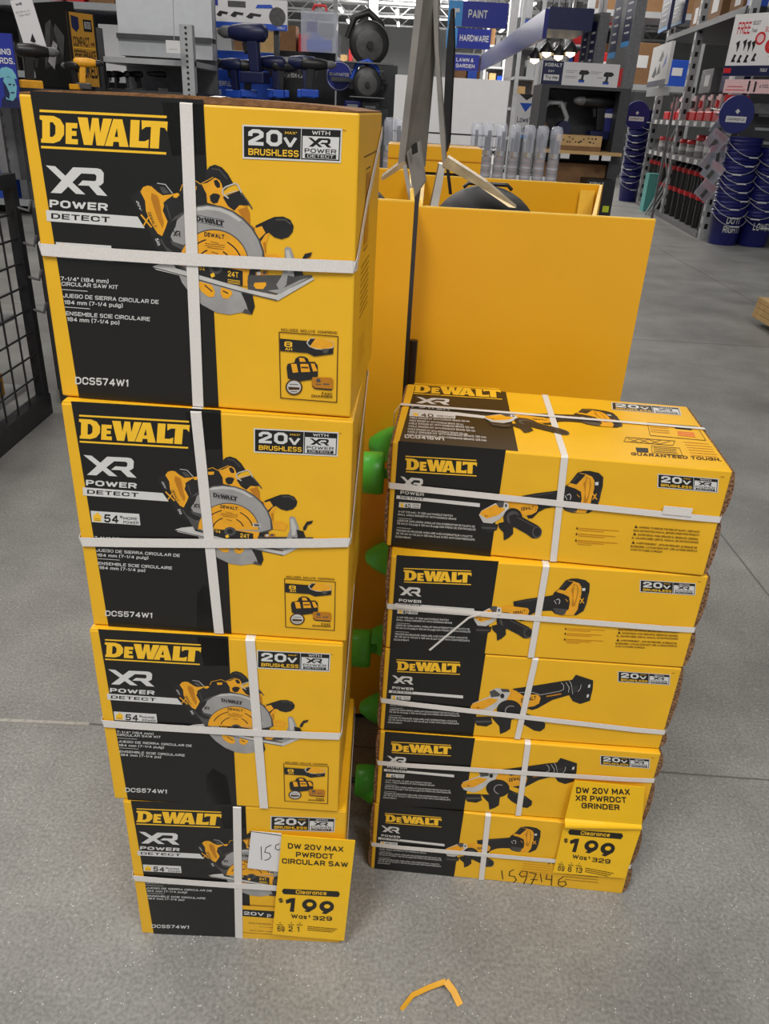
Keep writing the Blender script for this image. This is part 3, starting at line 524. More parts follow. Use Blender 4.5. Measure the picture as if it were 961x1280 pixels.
# ---------------------------------------------------------------- grinder cartons
GW, GH, GD = .46105, .16836, .262
G1S = [(490, 549), (912, 588), (484, 685), (881, 719)]; G3S = [(480, 808.5), (853, 836), (475, 912), (825, 934)]
DST = [(0, GH), (GW, GH), (0, 0), (GW, 0)]
HG1 = homog(G1S, DST); HG3 = homog(G3S, DST)
def grinder_pic(a, big, lay=None):
    P = a.poly
    if big:
        a.src(590, 580, 5.34)
        P([(350, 215), (450, 196), (575, 180), (640, 170), (700, 230), (640, 290), (560, 290), (510, 300), (470, 322), (430, 365), (400, 366), (380, 330), (360, 280)], 'saw_black')
        P([(250, 262), (300, 240), (350, 252), (455, 268), (466, 290), (455, 322), (425, 340), (370, 350), (300, 310)], 'saw_yellow'); a.text('DEWALT', (352, 315), (436, 305), 24, 'saw_black', .06)
        P([(612, 205), (640, 150), (668, 128), (720, 58), (760, 46), (800, 46), (860, 60), (890, 88), (888, 150), (880, 185), (870, 240), (850, 296), (800, 328), (690, 326), (645, 312), (618, 280)], 'saw_black')
        P([(655, 146), (672, 126), (736, 60), (778, 68), (816, 84), (832, 112), (832, 165), (815, 240), (808, 285), (780, 328), (728, 326), (700, 320), (745, 280), (752, 230), (746, 186), (708, 164)], 'saw_yellow')
        P([(670, 126), (722, 60), (775, 72), (716, 138)], 'saw_black'); a.line([(690, 118), (728, 76)], 4, 'saw_dark')
        P([(640, 152), (700, 166), (738, 190), (744, 235), (735, 268), (690, 262), (625, 245), (616, 208)], 'saw_black'); P([(635, 270), (735, 280), (720, 318), (690, 322), (650, 308)], 'saw_dark')
        P([(778, 84), (806, 100), (812, 140), (800, 215), (786, 260), (764, 258), (772, 190), (760, 130), (774, 112)], 'saw_shade'); P([(784, 92), (800, 104), (804, 140), (792, 210), (782, 240), (776, 200), (778, 130)], 'saw_yellow')
        a.line([(655, 208), (672, 200), (682, 215), (676, 238)], 5, 'saw_light'); a.line([(642, 212), (656, 238)], 4, 'saw_light'); a.line([(722, 204), (738, 222)], 4, 'saw_yellow')
        a.line([(822, 195), (850, 235)], 7, 'saw_yellow'); a.line([(826, 235), (848, 200)], 7, 'saw_yellow'); P([(836, 122), (860, 120), (858, 142), (838, 142)], 'print_white')
        for k in range(6): a.line([(880-k*4, 170+k*20), (872-k*4, 176+k*20)], 5, 'saw_dark')
        a.line([(440, 275), (452, 285), (448, 315)], 4, 'saw_shade'); a.line([(380, 222), (560, 192)], 4, 'saw_dark')
        P([(75, 400), (110, 395), (200, 408), (192, 445), (145, 465), (95, 450)], 'saw_black'); P([(85, 425), (190, 430), (186, 440), (90, 436)], 'saw_dark')
        P([(68, 345), (85, 315), (180, 262), (215, 246), (262, 262), (268, 310), (210, 372), (160, 402), (98, 396)], 'saw_light'); P([(72, 338), (90, 314), (178, 272), (215, 292), (250, 300), (200, 345), (122, 370)], 'saw_yellow')
        P([(180, 262), (210, 246), (238, 252), (232, 290), (205, 296)], 'saw_dark'); a.ell((118, 350), 12, 7, 'saw_shade'); P([(235, 262), (262, 258), (270, 290), (250, 312), (238, 290)], 'print_white'); a.ell((250, 280), 8, 12, 'saw_dark')
        P([(200, 400), (240, 390), (300, 410), (302, 470), (272, 500), (240, 516), (236, 462), (205, 430)], 'saw_black')
        a.ell((297, 362), 64, 66, 'saw_black', n=20); a.ell((300, 362), 44, 46, 'saw_dark', n=20); P([(270, 350), (312, 336), (352, 352), (470, 416), (494, 444), (490, 478), (462, 500), (430, 500), (390, 470), (282, 410)], 'saw_black'); a.ell((462, 458), 32, 40, 'saw_dark', n=16); a.ell((462, 458), 25, 32, 'saw_black', n=16); a.line([(330, 360), (440, 418)], 6, 'saw_dark')
    else:
        a.src(580, 830, 5.34)
        P([(345, 165), (420, 155), (560, 134), (670, 116), (740, 108), (765, 74), (880, 112), (876, 170), (858, 245), (795, 266), (745, 248), (720, 208), (610, 240), (510, 296), (475, 306), (430, 292), (380, 230)], 'saw_black')
        P([(290, 200), (340, 170), (370, 180), (415, 212), (440, 203), (515, 205), (532, 225), (522, 262), (490, 280), (430, 290), (390, 285), (320, 250)], 'saw_yellow'); a.text('DEWALT', (402, 256), (500, 238), 26, 'saw_black', .06)
        for q in ([(390, 190), (480, 190), (530, 206), (660, 182), (685, 170), (684, 142), (668, 126)], [(700, 124), (722, 160), (716, 190)], [(720, 112), (735, 135), (745, 200)], [(800, 140), (795, 165), (780, 185)]): a.line(q, 3, 'saw_light')
        a.line([(572, 216), (666, 200)], 9, 'saw_shade')
        for k in range(4): a.line([(735, 160+k*10), (778, 150+k*10)], 3, 'saw_dark')
        P([(848, 140), (862, 138), (858, 158), (844, 160)], 'print_white'); P([(838, 205), (852, 202), (848, 222), (836, 224)], 'print_white')
        P([(70, 350), (200, 350), (210, 395), (170, 415), (105, 408)], 'saw_black'); P([(95, 378), (205, 376), (206, 386), (100, 390)], 'saw_dark')
        P([(60, 290), (75, 262), (190, 215), (195, 175), (240, 160), (310, 170), (330, 190), (300, 245), (260, 270), (200, 322), (150, 340), (80, 320)], 'saw_light'); P([(62, 280), (80, 262), (190, 226), (250, 236), (220, 262), (150, 300), (66, 306)], 'saw_yellow')
        P([(188, 185), (220, 170), (262, 200), (255, 215), (200, 222)], 'saw_dark'); a.ell((275, 213), 14, 16, 'saw_black'); P([(262, 165), (318, 168), (325, 188), (275, 186)], 'saw_dark'); a.ell((112, 290), 12, 6, 'saw_shade')
        P([(200, 352), (340, 352), (330, 430), (300, 450), (262, 464), (256, 412), (230, 385)], 'saw_black')
        a.ell((322, 305), 84, 66, 'saw_black', n=22); a.ell((335, 312), 42, 36, 'saw_grey', 60, 260, 14, 6)
        P([(400, 310), (430, 325), (520, 360), (565, 395), (560, 425), (530, 446), (490, 440), (420, 400), (390, 370)], 'saw_black'); a.line([(430, 335), (520, 375)], 6, 'saw_dark')
def grinder_art(a, big, warn, Hbig=HG1):
    a.H = Hbig; a.src(460, 470, 2.089)
    P = a.poly
    P([(78, 167), (366, 192), (331, 476), (62, 450)], 'print_black')
    a.logo((98, 244), (290, 256), (0, -31), 'print_gold', 'print_black')
    a.xr(a.aff((86, 292), (150, 298), (-1, -31)), 'print_white'); a.text('POWER', (86, 309), (150, 315), 9, 'print_white', .05)
    P([(76, 313), (155, 320), (300, 334), (300, 344), (155, 329), (75, 322)], 'print_white'); a.text('DETECT', (86, 321), (150, 326), 6, 'print_black', .03)
    P([(83, 331), (142, 335), (140, 349), (82, 345)], 'print_white'); P([(86, 344), (88, 334), (93, 332), (96, 345)], 'print_gold'); a.text('40', (98, 346), (114, 347.5), 11, 'print_black', .04); a.text('MORE', (120, 340.5), (138, 342), 4, 'print_black', .02); a.text('POWER', (120, 346.5), (138, 348), 4, 'print_black', .02)
    sl = .075
    for t, x0, y0, x1 in (('4-1/2" (115 mm) - 5" (125 mm) PADDLE SWITCH', 81, 359, 228), ('SMALL ANGLE GRINDER KIT WITH KICKBACK BRAKE', 80, 367, 238), ('JUEGO DE AMOLADORA ANGULAR CON INTERRUPTOR DE PALETA DE', 78, 383, 288), ('115 mm (4-1/2 pulg) A 125 mm (5 pulg) CON FRENO DE CONTRAGOLPE', 78, 391, 290), ('TROUSSE DE MEULEUSE ANGULAIRE AVEC INTERRUPTEUR A PALETTE', 76, 410, 282), ('DE 115 mm (4-1/2 po) A 125 mm (5 po) AVEC ANTI-CONTRECOUPS', 76, 418, 288), ('DCG416W1', 74, 427, 116)):
        a.text(t, (x0, y0), (x1, y0+(x1-x0)*sl), 5.2, 'print_white', .02)
    a.line([(80, 374), (118, 377)], 1, 'print_white'); a.line([(78, 400), (116, 403)], 1, 'print_white')
    a.badge((757, 292), (908, 305), 36); a.text('TM', (914, 266), (922, 267), 3.5, 'print_brown', .02)
    if warn:
        for g, (x, y) in enumerate(((553, 398), (552, 413), (551, 430))):
            P([(x, y+3), (x+6, y+3.5), (x+3, y-4)], 'print_brown')
            for k in range(3 if g == 2 else 2): a.dashes(x+8, y+k*5, x+112-k*34, y+k*5, 1, 'saw_shade', 1.6, .1, .07)
        for x, y, ls in ((702, 396, ('WARNING: TO REDUCE THE RISK OF INJURY, USER MUST', 'READ INSTRUCTION MANUAL BEFORE OPERATING PRODUCT.')), (699, 415, ('ADVERTENCIA: PARA REDUCIR EL RIESGO DE LESIONES,', 'EL USUARIO DEBE LEER EL MANUAL DE INSTRUCCIONES')), (696, 437, ('AVERTISSEMENT : AFIN DE REDUIRE LE RISQUE DE', 'BLESSURES, L\'UTILISATEUR DOIT LIRE LE MODE D\'EMPLOI', 'AVANT D\'UTILISER LE PRODUIT.'))):
            P([(x, y), (x+9, y+.7), (x+4.5, y-7)], 'print_brown')
            for k, t in enumerate(ls): a.text(t, (x+(12 if k == 0 else -2), y+1+k*8.5), (x+(165 if k < 2 else 80), y+1+k*8.5+(11 if k < 2 else 6)), 5, 'print_brown', .03)
    a.H = Hbig if big else HG3
    grinder_pic(a, big); a.H = Hbig
grinder_boxes = [
 (.0072, 1.2595, -4.6, 4, True, 1, 'yellow grinder carton topmost on the right stack, its printed lid showing', ((706.5, 566), (691, 702)), ((484, 606), (903, 649.5))),
 (.0168, 1.2277, -1.08, 3, True, 1, 'grinder carton second from the top, with a loose white strap end', ((683, 704.5), (663.5, 819)), ((484, 757), (867, 787))),
 (.0160, 1.2284, -1.11, 2, False, 0, 'yellow angle grinder carton in the middle of the right stack, slim black battery pictured', ((669, 823.5), (646, 924)), ((475.6, 874.6), (831, 915))),
 (.0168, 1.2240, -1.86, 1, False, 0, 'grinder carton second from the bottom, title of the bent price card on it', ((660, 928), (647.5, 1018.5)), ((471, 952.7), (815, 975))),
 (.0144, 1.2253, -3.06, 0, True, 0, 'bottom grinder carton of the right stack, number handwritten in marker on it', ((610, 1020), (601.5, 1098.6)), ((465, 1054.7), (788, 1083)))]
def flap_bulge(c, side, v0, v1, H, amp, D):
    b = MB(); N = 8; x = 0 if side < 0 else GW
    pts = [(x+side*(.0015+amp*math.sin(PI*(k+.4)/(N+.8))**.6), .003, v0+(v1-v0)*k/N) for k in range(N+1)]
    b.prism([(x, .003, v0)]+pts+[(x, .003, v1)], (0, D-.006, 0), 'corrugated_edge')
    o = b.build('side_flap', c.root); o['label'] = 'brown corrugated end flap'
def grinder_carton(i, x, y, yaw, n, big, warn, label, vs, hs):
    H = GH-.0022
    c = Carton(x, y, yaw, n*GH, GW, H, GD, 'grinder_carton', label, 'box', 'angle grinder cartons in the shorter stack')
    b = MB(); b.box(0, GW, 0, GD, 0, H, 'carton_yellow'); b.build('carton_body', c.root, bevel=.002)
    a = Art(HG1, front); grinder_art(a, big, warn)
    if i == 4:                                         # marker handwriting and faint small print
        a.H = None; q = lambda p: c.local(450+p[0]/2.344, 800+p[1]/2.344)
        for st in ([(415, 675), (418, 700)], [(450, 672), (438, 678), (437, 690), (452, 692), (458, 702), (448, 712), (430, 713)], [(488, 678), (474, 676), (466, 686), (474, 694), (488, 690), (490, 678), (486, 700), (478, 716)], [(496, 680), (516, 684), (508, 702), (498, 722)], [(528, 684), (532, 708)], [(548, 686), (544, 700), (562, 702)], [(562, 688), (560, 718)], [(596, 692), (582, 702), (580, 716), (592, 722), (604, 716), (600, 706), (584, 708)], [(500, 700), (520, 702)], [(552, 640), (566, 655)], [(566, 640), (552, 656)]):
            a.line([q(p) for p in st], .0018, 'print_black')
        for k in range(6): a.dashes(*q((478-k, 654+k*7)), *q((560, 660+k*7)), 1, 'saw_shade', .0010, .2)
        for k in range(3): a.dashes(*q((600, 684+k*8)), *q((720, 694+k*8)), 1, 'print_brown', .0010, .2)
    a.build('front_print', c.root)
    if i == 0:                                         # printed lid
        top = lambda u, v, o: (u, v, H+o)
        T = Art(None, top); Q = c.local_top
        HT = homog([(511, 480), (860, 504), (490, 549), (912, 588)], [(0, GD), (GW, GD), (0, 0), (GW, 0)]); T.H = HT; T.src(460, 470, 2.089)
        T.poly([(125, 24), (349, 38), (368, 190), (78, 165)], 'print_black')
        T.logo((118, 42), (338, 54), (4, -19), 'print_gold', 'print_black'); T.xr(T.aff((118, 71), (206, 76), (7, -18)), 'print_white'); T.text('POWER', (113, 80), (205, 87), 7, 'print_white', .05)
        T.poly([(110, 84), (222, 92), (320, 104), (318, 110), (220, 100), (107, 92)], 'print_white')
        T.poly([(108, 92), (218, 98), (217, 108), (105, 102)], 'print_white'); T.poly([(114, 100), (118, 94), (128, 96), (126, 102)], 'print_gold'); T.text('40', (134, 103), (164, 105), 8, 'print_black', .04); T.text('MORE POWER', (172, 104), (214, 107), 5, 'print_black', .02)
        for k, (x0, x1) in enumerate(((106, 252), (105, 236), (103, 262), (102, 264), (100, 244), (99, 290), (97, 290))): T.text('ANGLE GRINDER KIT WITH KICKBACK BRAKE 125 mm', (x0, 108+k*7), (x1, 117+k*8), 4.6, 'print_white', .02)
        T.text('DCG416W1', (92, 156), (186, 163), 8, 'print_white', .03)
        T.badge((625, 82), (818, 96), 20)
        T.text('GUARANTEED TOUGH.', (664, 202), (916, 220), 8, 'print_brown', .05)
        for q in ([(655, 155), (790, 165), (782, 177), (648, 166)],): T.line(q+[q[0]], 1.4, 'print_brown')
        T.line([(660, 158), (690, 170), (715, 160), (745, 173), (775, 166)], 1.2, 'print_brown'); T.line([(664, 168), (690, 160), (720, 172), (750, 163)], 1.2, 'print_brown')
        T.line([(718, 116), (858, 126), (878, 164), (722, 150), (718, 116)], 1.4, 'print_brown'); T.poly([(792, 122), (838, 126), (842, 136), (795, 132)], 'print_black'); T.poly([(800, 138), (846, 142), (850, 156), (800, 150)], 'print_orange')
        T.poly([(678, 182), (712, 184), (712, 196), (680, 194)], 'print_black'); T.line([(722, 178), (800, 184), (806, 204), (722, 196), (722, 178)], 1.2, 'print_brown')
        for k in range(6): T.dashes(815+k*3, 168+k*7, 890+k*4, 168+k*7, 1, 'saw_shade', 1.4, .1, .08)
        for k in range(4): T.dashes(725, 122+k*6, 780, 122+k*6, 1, 'saw_shade', 1.4, .1, .08)
        for k in range(3): T.dashes(728, 183+k*5, 796, 183+k*5, 1, 'print_brown', 1.4, .1, .08)
        # the same grinder picture, foreshortened on the lid
        sv = T.H
        fr = T.aff((300, 118), (470, 150), (0, -1)); 
        def warp(base, P0, P1, P2):                    # base pixel frame of the front picture -> lid metres
            A0, A1, A2 = [np.array(base(*p)) for p in ((70, 340), (890, 90), (462, 500))]
            B0, B1, B2 = [np.array(T.uv(p)) for p in (P0, P1, P2)]
            M = np.column_stack([B1-B0, B2-B0]) @ np.linalg.inv(np.column_stack([A1-A0, A2-A0])); return M, A0, B0
        T.src(590, 580, 5.34); T.H = HG1; base = lambda x, y: T.uv((x, y))
        A0, A1, A2 = [np.array(base(*p)) for p in ((70, 340), (890, 90), (462, 500))]
        T.H = sv; T.src(460, 470, 2.089); B0, B1, B2 = [np.array(T.uv(p)) for p in ((288, 106), (627, 92), (494, 150))]
        M = np.column_stack([B1-B0, B2-B0]) @ np.linalg.inv(np.column_stack([A1-A0, A2-A0]))
        A3 = np.eye(3); A3[:2, :2] = M; A3[:2, 2] = B0-M @ A0; T.H = A3 @ HG1
        grinder_pic(T, True); T.H = sv; T.build('lid_print', c.root)
    vl = c.local(*hs[0])[1]; vr = c.local(*hs[1])[1]; w = .0095
    for side, v in ((-1, vl), (1, vr)):
        am = .0075 if side > 0 else .0045; flap_bulge(c, side, .002, v-.003, H, am, GD); flap_bulge(c, side, v+.003, H-.002, H, am, GD)
    ut = c.local(*vs[0])[0]; ub = c.local(*vs[1])[0]; um = (ut+ub)/2; e = .0016
    u0 = c.local_top(680, 491)[0] if i == 0 else ut
    s1 = MB(); s1.ribbon([(um, GD+e, H/2), (u0, GD+e, H-.001), (u0, GD-.002, H+.0006), (ut, .002, H+.0006), (ut, -e*.8, H-.001), (um, -e, H/2), (ub, -e*.8, .0008), (ub, .002, -.0002), (ub, GD-.002, -.0002), (ub, GD+e, .001), (um, GD+e, H/2)], (1, 0, 0), w, .0005, 'strap_white'); s1.build('strap', c.root)
    s2 = MB(); g = [(-.003, GD*.5, vl), (-.003, .004, vl), (-.001, -.001, vl)]
    for k in range(1, 10): g.append((GW*k/10, -.0026, vl+(vr-vl)*k/10))
    g += [(GW+.001, -.001, vr), (GW+.003, .004, vr), (GW+.003, GD-.003, vr), (GW, GD+.002, vr), (0, GD+.002, vl), (-.003, GD-.003, vl), (-.003, GD*.5, vl)]
    s2.ribbon(g, (0, 0, 1), w, .0005, 'strap_white'); so = s2.build('strap', c.root)
    if i == 0:
        y0 = c.local_top(496, 506)[1]; y1 = c.local_top(881, 537)[1]; s3 = MB()
        s3.ribbon([(-.011, y0, H*.5), (-.011, y0, H-.012), (-.002, y0, H+.0014), (GW*.3, y0+(y1-y0)*.3, H+.0018), (GW*.7, y0+(y1-y0)*.7, H+.0018), (GW+.002, y1, H+.0014), (GW+.011, y1, H-.012), (GW+.011, y1, H*.5)], (0, 1, 0), .008, .0005, 'strap_white'); s3.build('strap', c.root)
        r = MB(); ua, va = c.local(860, 639); r.box(ua-.035, ua+.004, -.0042, -.0030, va-.006, va+.0065, 'strap_white'); r.build('strap_joint', so)
    if i == 1:
        s4 = MB(); p = [c.local(460+x/2.089, 470+y/2.089) for x, y in ((160, 695), (215, 655), (262, 625), (300, 616), (345, 618))]
        s4.ribbon([(p[0][0], -.02, p[0][1]), (p[1][0], -.014, p[1][1]), (p[2][0], -.006, p[2][1]), (p[3][0], -.0034, p[3][1]), (p[4][0], -.0034, p[4][1])], (.3, 0, 1), .0035, .0006, 'strap_white'); s4.build('loose_strap_end', so)
        s5 = MB(); p = [c.local(460+x/2.089, 470+y/2.089) for x, y in ((70, 596), (150, 606), (240, 612), (335, 624))]
        s5.ribbon([(a_, -.0036, b_) for a_, b_ in p], (0, 0, 1), .006, .0005, 'strap_white'); s5.build('strap_joint', so)
    return c
GR = [grinder_carton(i, *a) for i, a in enumerate(grinder_boxes)]
# ---------------------------------------------------------------- price cards
def card_frame(quad, plane_pt, n, off):
    """quad TL,TR,BL,BR pixels -> bilinear map on the vertical plane of a carton front, lifted by off"""
    Q = [on_plane(px, py, plane_pt-n*off, n) for px, py in quad]
    def f(u, v, o):
        p = (Q[2]*(1-u)+Q[3]*u)*(1-v)+(Q[0]*(1-u)+Q[1]*u)*v; return p-n*o
    return f
def price_text(a, title, dept, upper=None):
    """title lines drawn by the caller; px frame = crop of the saw price card"""
    P = a.poly
    P([(300, 732), (760, 755), (775, 778), (760, 803), (300, 778), (284, 754)], 'sign_black'); a.text('Clearance', (402, 775), (660, 786), 32, 'sign_yellow', .035)
    a.text('$', (258, 850), (296, 853), 38, 'sign_black', .03)
    P([(316, 830), (362, 812), (398, 812), (386, 932), (350, 928), (362, 850), (322, 862)], 'sign_black')
    for cx, cy in ((516, 868), (662, 884)):
        a.ell((cx, cy), 62, 48, 'sign_black'); a.ell((cx+3, cy-2), 26, 18, 'sign_yellow'); P([(cx+62, cy-4), (cx+52, cy+30), (cx-8, cy+66), (cx-46, cy+58), (cx+8, cy+22)], 'sign_black')
    a.text('Was', (362, 986), (494, 994), 38, 'sign_black', .035); a.text('$', (508, 978), (524, 979), 20, 'sign_black', .02); a.text('329', (542, 1002), (706, 1008), 38, 'sign_black', .035)
    for (x, t) in dept: a.text(t, (x, 1102), (x+(60 if len(t) > 1 else (18 if t == '1' else 34)), 1105), 46, 'sign_black', .025); a.text('v', (x+16, 1030), (x+30, 1031), 12, 'sign_black', .05); a.text('WEEK', (x-6, 1050), (x+48, 1052), 12, 'sign_black', .02)
    for k in range(3): a.dashes(500, 1058+k*15, 760-k*20, 1058+k*15, 1, 'print_brown', 6, .1, .09)
c4 = SAW[3]; o4 = c4.o; n4 = c4.uy
def card(name, label, cat, fn, base, th=.0012, m='sign_yellow', N=1):
    r = thing(name, label, cat, base); b = MB()
    g = [fn(u, v, 0)-base for u, v in ((0, 0), (1, 0), (1, 1), (0, 1))]
    b.prism(g, Vector(n4)*th, m); o = b.build('card', r); return r
# white paper with handwriting
fw = card_frame([(314, 1039), (352, 1042), (309, 1085), (349, 1090)], o4, n4, .004)
base = fw(0, 0, 0); r = card('handwritten_note', 'white paper note with a handwritten number, half hidden behind the yellow circular saw price card', 'note', fw, base, .0006, 'paper_white')
a = Art(homog([(314, 1039), (352, 1042), (309, 1085), (349, 1090)], [(0, 1), (1, 1), (0, 0), (1, 0)]), lambda u, v, o: fw(u, v, o)-base); a.src(310, 1000, 6.736)
for st in ([(108, 385), (112, 495)], [(192, 372), (150, 392), (138, 432), (180, 440), (190, 470), (170, 492), (138, 500)], [(262, 362), (232, 375), (228, 400), (250, 415), (272, 405)]): a.line(st, 6, 'print_black')
for q in ((18, 262, 285, 298), (18, 262, 0, 380)): a.line([q[:2], q[2:]], 5, 'sign_black')
a.build('handwriting', r)
QS = [(352, 1044), (444, 1051), (340.5, 1168), (430, 1176)]
fs = card_frame(QS, o4, n4, .009); base = fs(0, 0, 0)
r = card('clearance_price_card', 'yellow clearance price card for the circular saw, overhanging the lowest saw carton', 'price sign', fs, base)
a = Art(homog(QS, [(0, 1), (1, 1), (0, 0), (1, 0)]), lambda u, v, o: fs(u, v, o)-base); a.src(310, 1000, 6.736)
a.text('DW 20V MAX', (335, 402), (802, 432), 44, 'sign_black', .04); a.text('PWRDCT', (403, 470), (718, 488), 42, 'sign_black', .04); a.text('CIRCULAR SAW', (286, 522), (842, 556), 42, 'sign_black', .04)
price_text(a, '', ((246, '69'), (340, '2'), (412, '1'))); a.build('print', r)
# bent card on the right stack: title part on one carton, price part on the one below
g5 = GR[4]; gn = g5.uy
base = on_plane(691, 1090, g5.o-gn*.004, gn)
r = thing('clearance_price_card', 'bent yellow clearance price card for the grinder, on the two lowest grinder cartons', 'price sign', base)
o5 = g5.o
LO = [(704, 1035), (801, 1038), (691, 1091), (781, 1098)]; UP = [(718, 976), (806, 984), (706, 1023), (802, 1031)]
fl_ = card_frame(LO, o5, gn, .0048); fu_ = card_frame(UP, o5, gn, .0055)
b = MB(); N = 6
for fn in (fl_, fu_): b.prism([fn(u, v, 0)-base for u, v in ((0, 0), (1, 0), (1, 1), (0, 1))], gn*.0008, 'sign_yellow')
bul = lambda t: (.004)+.009*math.sin(PI*t)
for k in range(N):
    t0, t1 = k/N, (k+1)/N
    def row(t): return [(fl_(u, 1, 0)*(1-t)+fu_(u, 0, 0)*t)-gn*(bul(t)-.004)*(1-.6*u)-base for u in (0, .5, 1)]
    A_, B_ = row(t0), row(t1)
    for j in range(2): b.face([A_[j], A_[j+1], B_[j+1], B_[j]], 'sign_yellow', True)
b.build('card', r)
a = Art(homog(UP, [(0, 1), (1, 1), (0, 0), (1, 0)]), lambda u, v, o: fu_(u, v, o)-base); a.src(450, 800, 2.344)
a.text('DW 20V MAX', (634, 446), (792, 452), 17, 'sign_black', .045); a.text('XR PWRDCT', (632, 468), (782, 474), 17, 'sign_black', .045); a.text('GRINDER', (650, 490), (762, 496), 17, 'sign_black', .045)
mb = a.mb; a = Art(homog(LO, [(0, 1), (1, 1), (0, 0), (1, 0)]), lambda u, v, o: fl_(u, v, o)-base); a.mb = mb
H2 = homog([(284, 754), (775, 778), (246, 1102), (760, 1098)], [(608/2.344+450, 562/2.344+800), (768/2.344+450, 575/2.344+800), (578/2.344+450, 675/2.344+800), (742/2.344+450, 690/2.344+800)])
Hl = a.H; a.H = Hl @ H2; a.src(0, 0, 1); price_text(a, '', ((246, '69'), (340, '6'), (412, '13'))); a.build('print', r)
# yellow scrap on the floor
p = [on_floor(px, py) for px, py in ((501, 1263), (515, 1248), (535, 1239), (556, 1234), (566, 1243), (575, 1257))]
for i_, z in enumerate((.001, .009, .010, .016, .009, .001)): p[i_].z = z
base = p[0].copy(); b = MB(); b.ribbon([q-base for q in p[:4]], (.3, 1, .9), .008, .0006, 'orange_paper'); b.ribbon([q-base for q in p[3:]], (1, .5, .1), .011, .0006, 'orange_paper')
o = b.build('paper_scrap', loc=base); tag(o, 'curled scrap of yellow cardboard lying on the concrete floor', 'scrap')
mat('red_dull', (120, 44, 44), .5)
# ================================================================ surroundings
ORD = ['first', 'second', 'third', 'fourth', 'fifth', 'sixth', 'seventh', 'eighth', 'ninth', 'tenth', 'eleventh', 'twelfth']
class Board:
    """upright rectangle: bottom-left and bottom-right traced at their own distances, top edge traced at the left"""
    def __init__(s, bl, br, ytop, YL, YR, th, m, name=None, label=None, cat=None, part='board', root=None, kind=None):
        A = at(bl[0], bl[1], YL); B = at(br[0], br[1], YR); s.z = A.z
        d = B-A; d.z = 0; s.W = d.length; s.yaw = math.atan2(d.y, d.x); s.H = z_at(A.x, A.y, ytop)-A.z; s.o = A; s.m = m
        s.root = thing(name, label, cat, A, s.yaw) if name else root
        s.b = MB(); s.b.box(0, s.W, 0, th, 0, s.H, m); s.art = Art(None, lambda u, v, o: (u, -o*4, v)); s.part = part; s.dirty = False
    def fr(s, x, y): return x*s.W, y*s.H
    def R(s, x0, y0, x1, y1, m): s.art.rect(s.fr, x0, y0, x1, y1, m); s.dirty = True
    def T(s, t, x0, y0, x1, h, m='print_white', b=.03): s.art.utext(s.fr, t, x0, y0, x1, h, m, b); s.dirty = True
    def P(s, pts, m): s.art.poly([s.fr(*p) for p in pts], m); s.dirty = True
    def L(s, pts, w, m): s.art.line([s.fr(*p) for p in pts], w, m); s.dirty = True
    def C(s, x, y, r, m): s.art.ell(s.fr(x, y), r, r, m, n=24); s.dirty = True
    def done(s):
        s.b.build(s.part, s.root)
        if s.dirty: s.art.build('print', s.root)
        return s.root
def drill_icon(b, x, y, k, mh='saw_black', mb_='blue_bright'):
    a = b.W/b.H
    q = lambda X, Y_: (x+X*k, y+Y_*k*a)
    b.P([q(0, .75), q(.15, 1), q(.8, 1), q(1, .8), q(.8, .65), q(.5, .62), q(.48, .25), q(.6, .2), q(.6, 0), q(.05, 0), q(.05, .22), q(.25, .28), q(.3, .62), q(.1, .62)], mh)
    b.P([q(.05, 0), q(.6, 0), q(.6, .16), q(.05, .16)], mb_)
# ---- rear yellow bulk bins
def bin_(label, x0, x1, x2, x3, y0, y1, ztop, zb=0.02, xs=None):
    r = thing('bulk_bin', label, 'bin', (x0, y0, 0)); t = .007
    def wall(p, q, nm, m='bin_yellow'):
        d = (Vector(q)-Vector(p)).normalized(); k = Vector((-d.y, d.x, 0))*t; a, c = Vector(p), Vector(q); b = MB()
        b.prism([(a.x, a.y, zb), (c.x, c.y, zb), (c.x+k.x, c.y+k.y, zb), (a.x+k.x, a.y+k.y, zb)], (0, 0, ztop-zb), m); pn = b.build(nm, r)
        e = MB(); e.prism([(a.x, a.y, ztop), (c.x, c.y, ztop), (c.x+k.x, c.y+k.y, ztop), (a.x+k.x, a.y+k.y, ztop)], (0, 0, .0025), 'bin_edge'); e.build('rim', pn)
    W_ = x1-x0; D_ = y1-y0
    wall((0, 0, 0), (W_, 0, 0), 'front_panel'); wall(((xs-x0) if xs else W_, t, 0), (x3-x0, D_, 0), 'side_panel'); wall((x3-x0, D_, 0), (x2-x0, D_, 0), 'rear_panel'); wall((x2-x0, D_, 0), (0, t, 0), 'side_panel')
    f = MB(); f.prism([(.01, .01, .0), (((xs-x0) if xs else W_)-.01, .01, .0), (x3-x0-.01, D_-.01, .0), (x2-x0+.01, D_-.01, .0)], (0, 0, zb+.01), 'black_plastic'); f.build('base', r)
    return r
pR0, pR1 = at(523, 262, 1.44), at(820, 273, 1.44); zr = (pR0.z+pR1.z)/2
bR = bin_('large plain yellow bin behind the grinder cartons', pR0.x, pR1.x, pR0.x+.02, .512, 1.44, 2.18, zr, xs=.338)
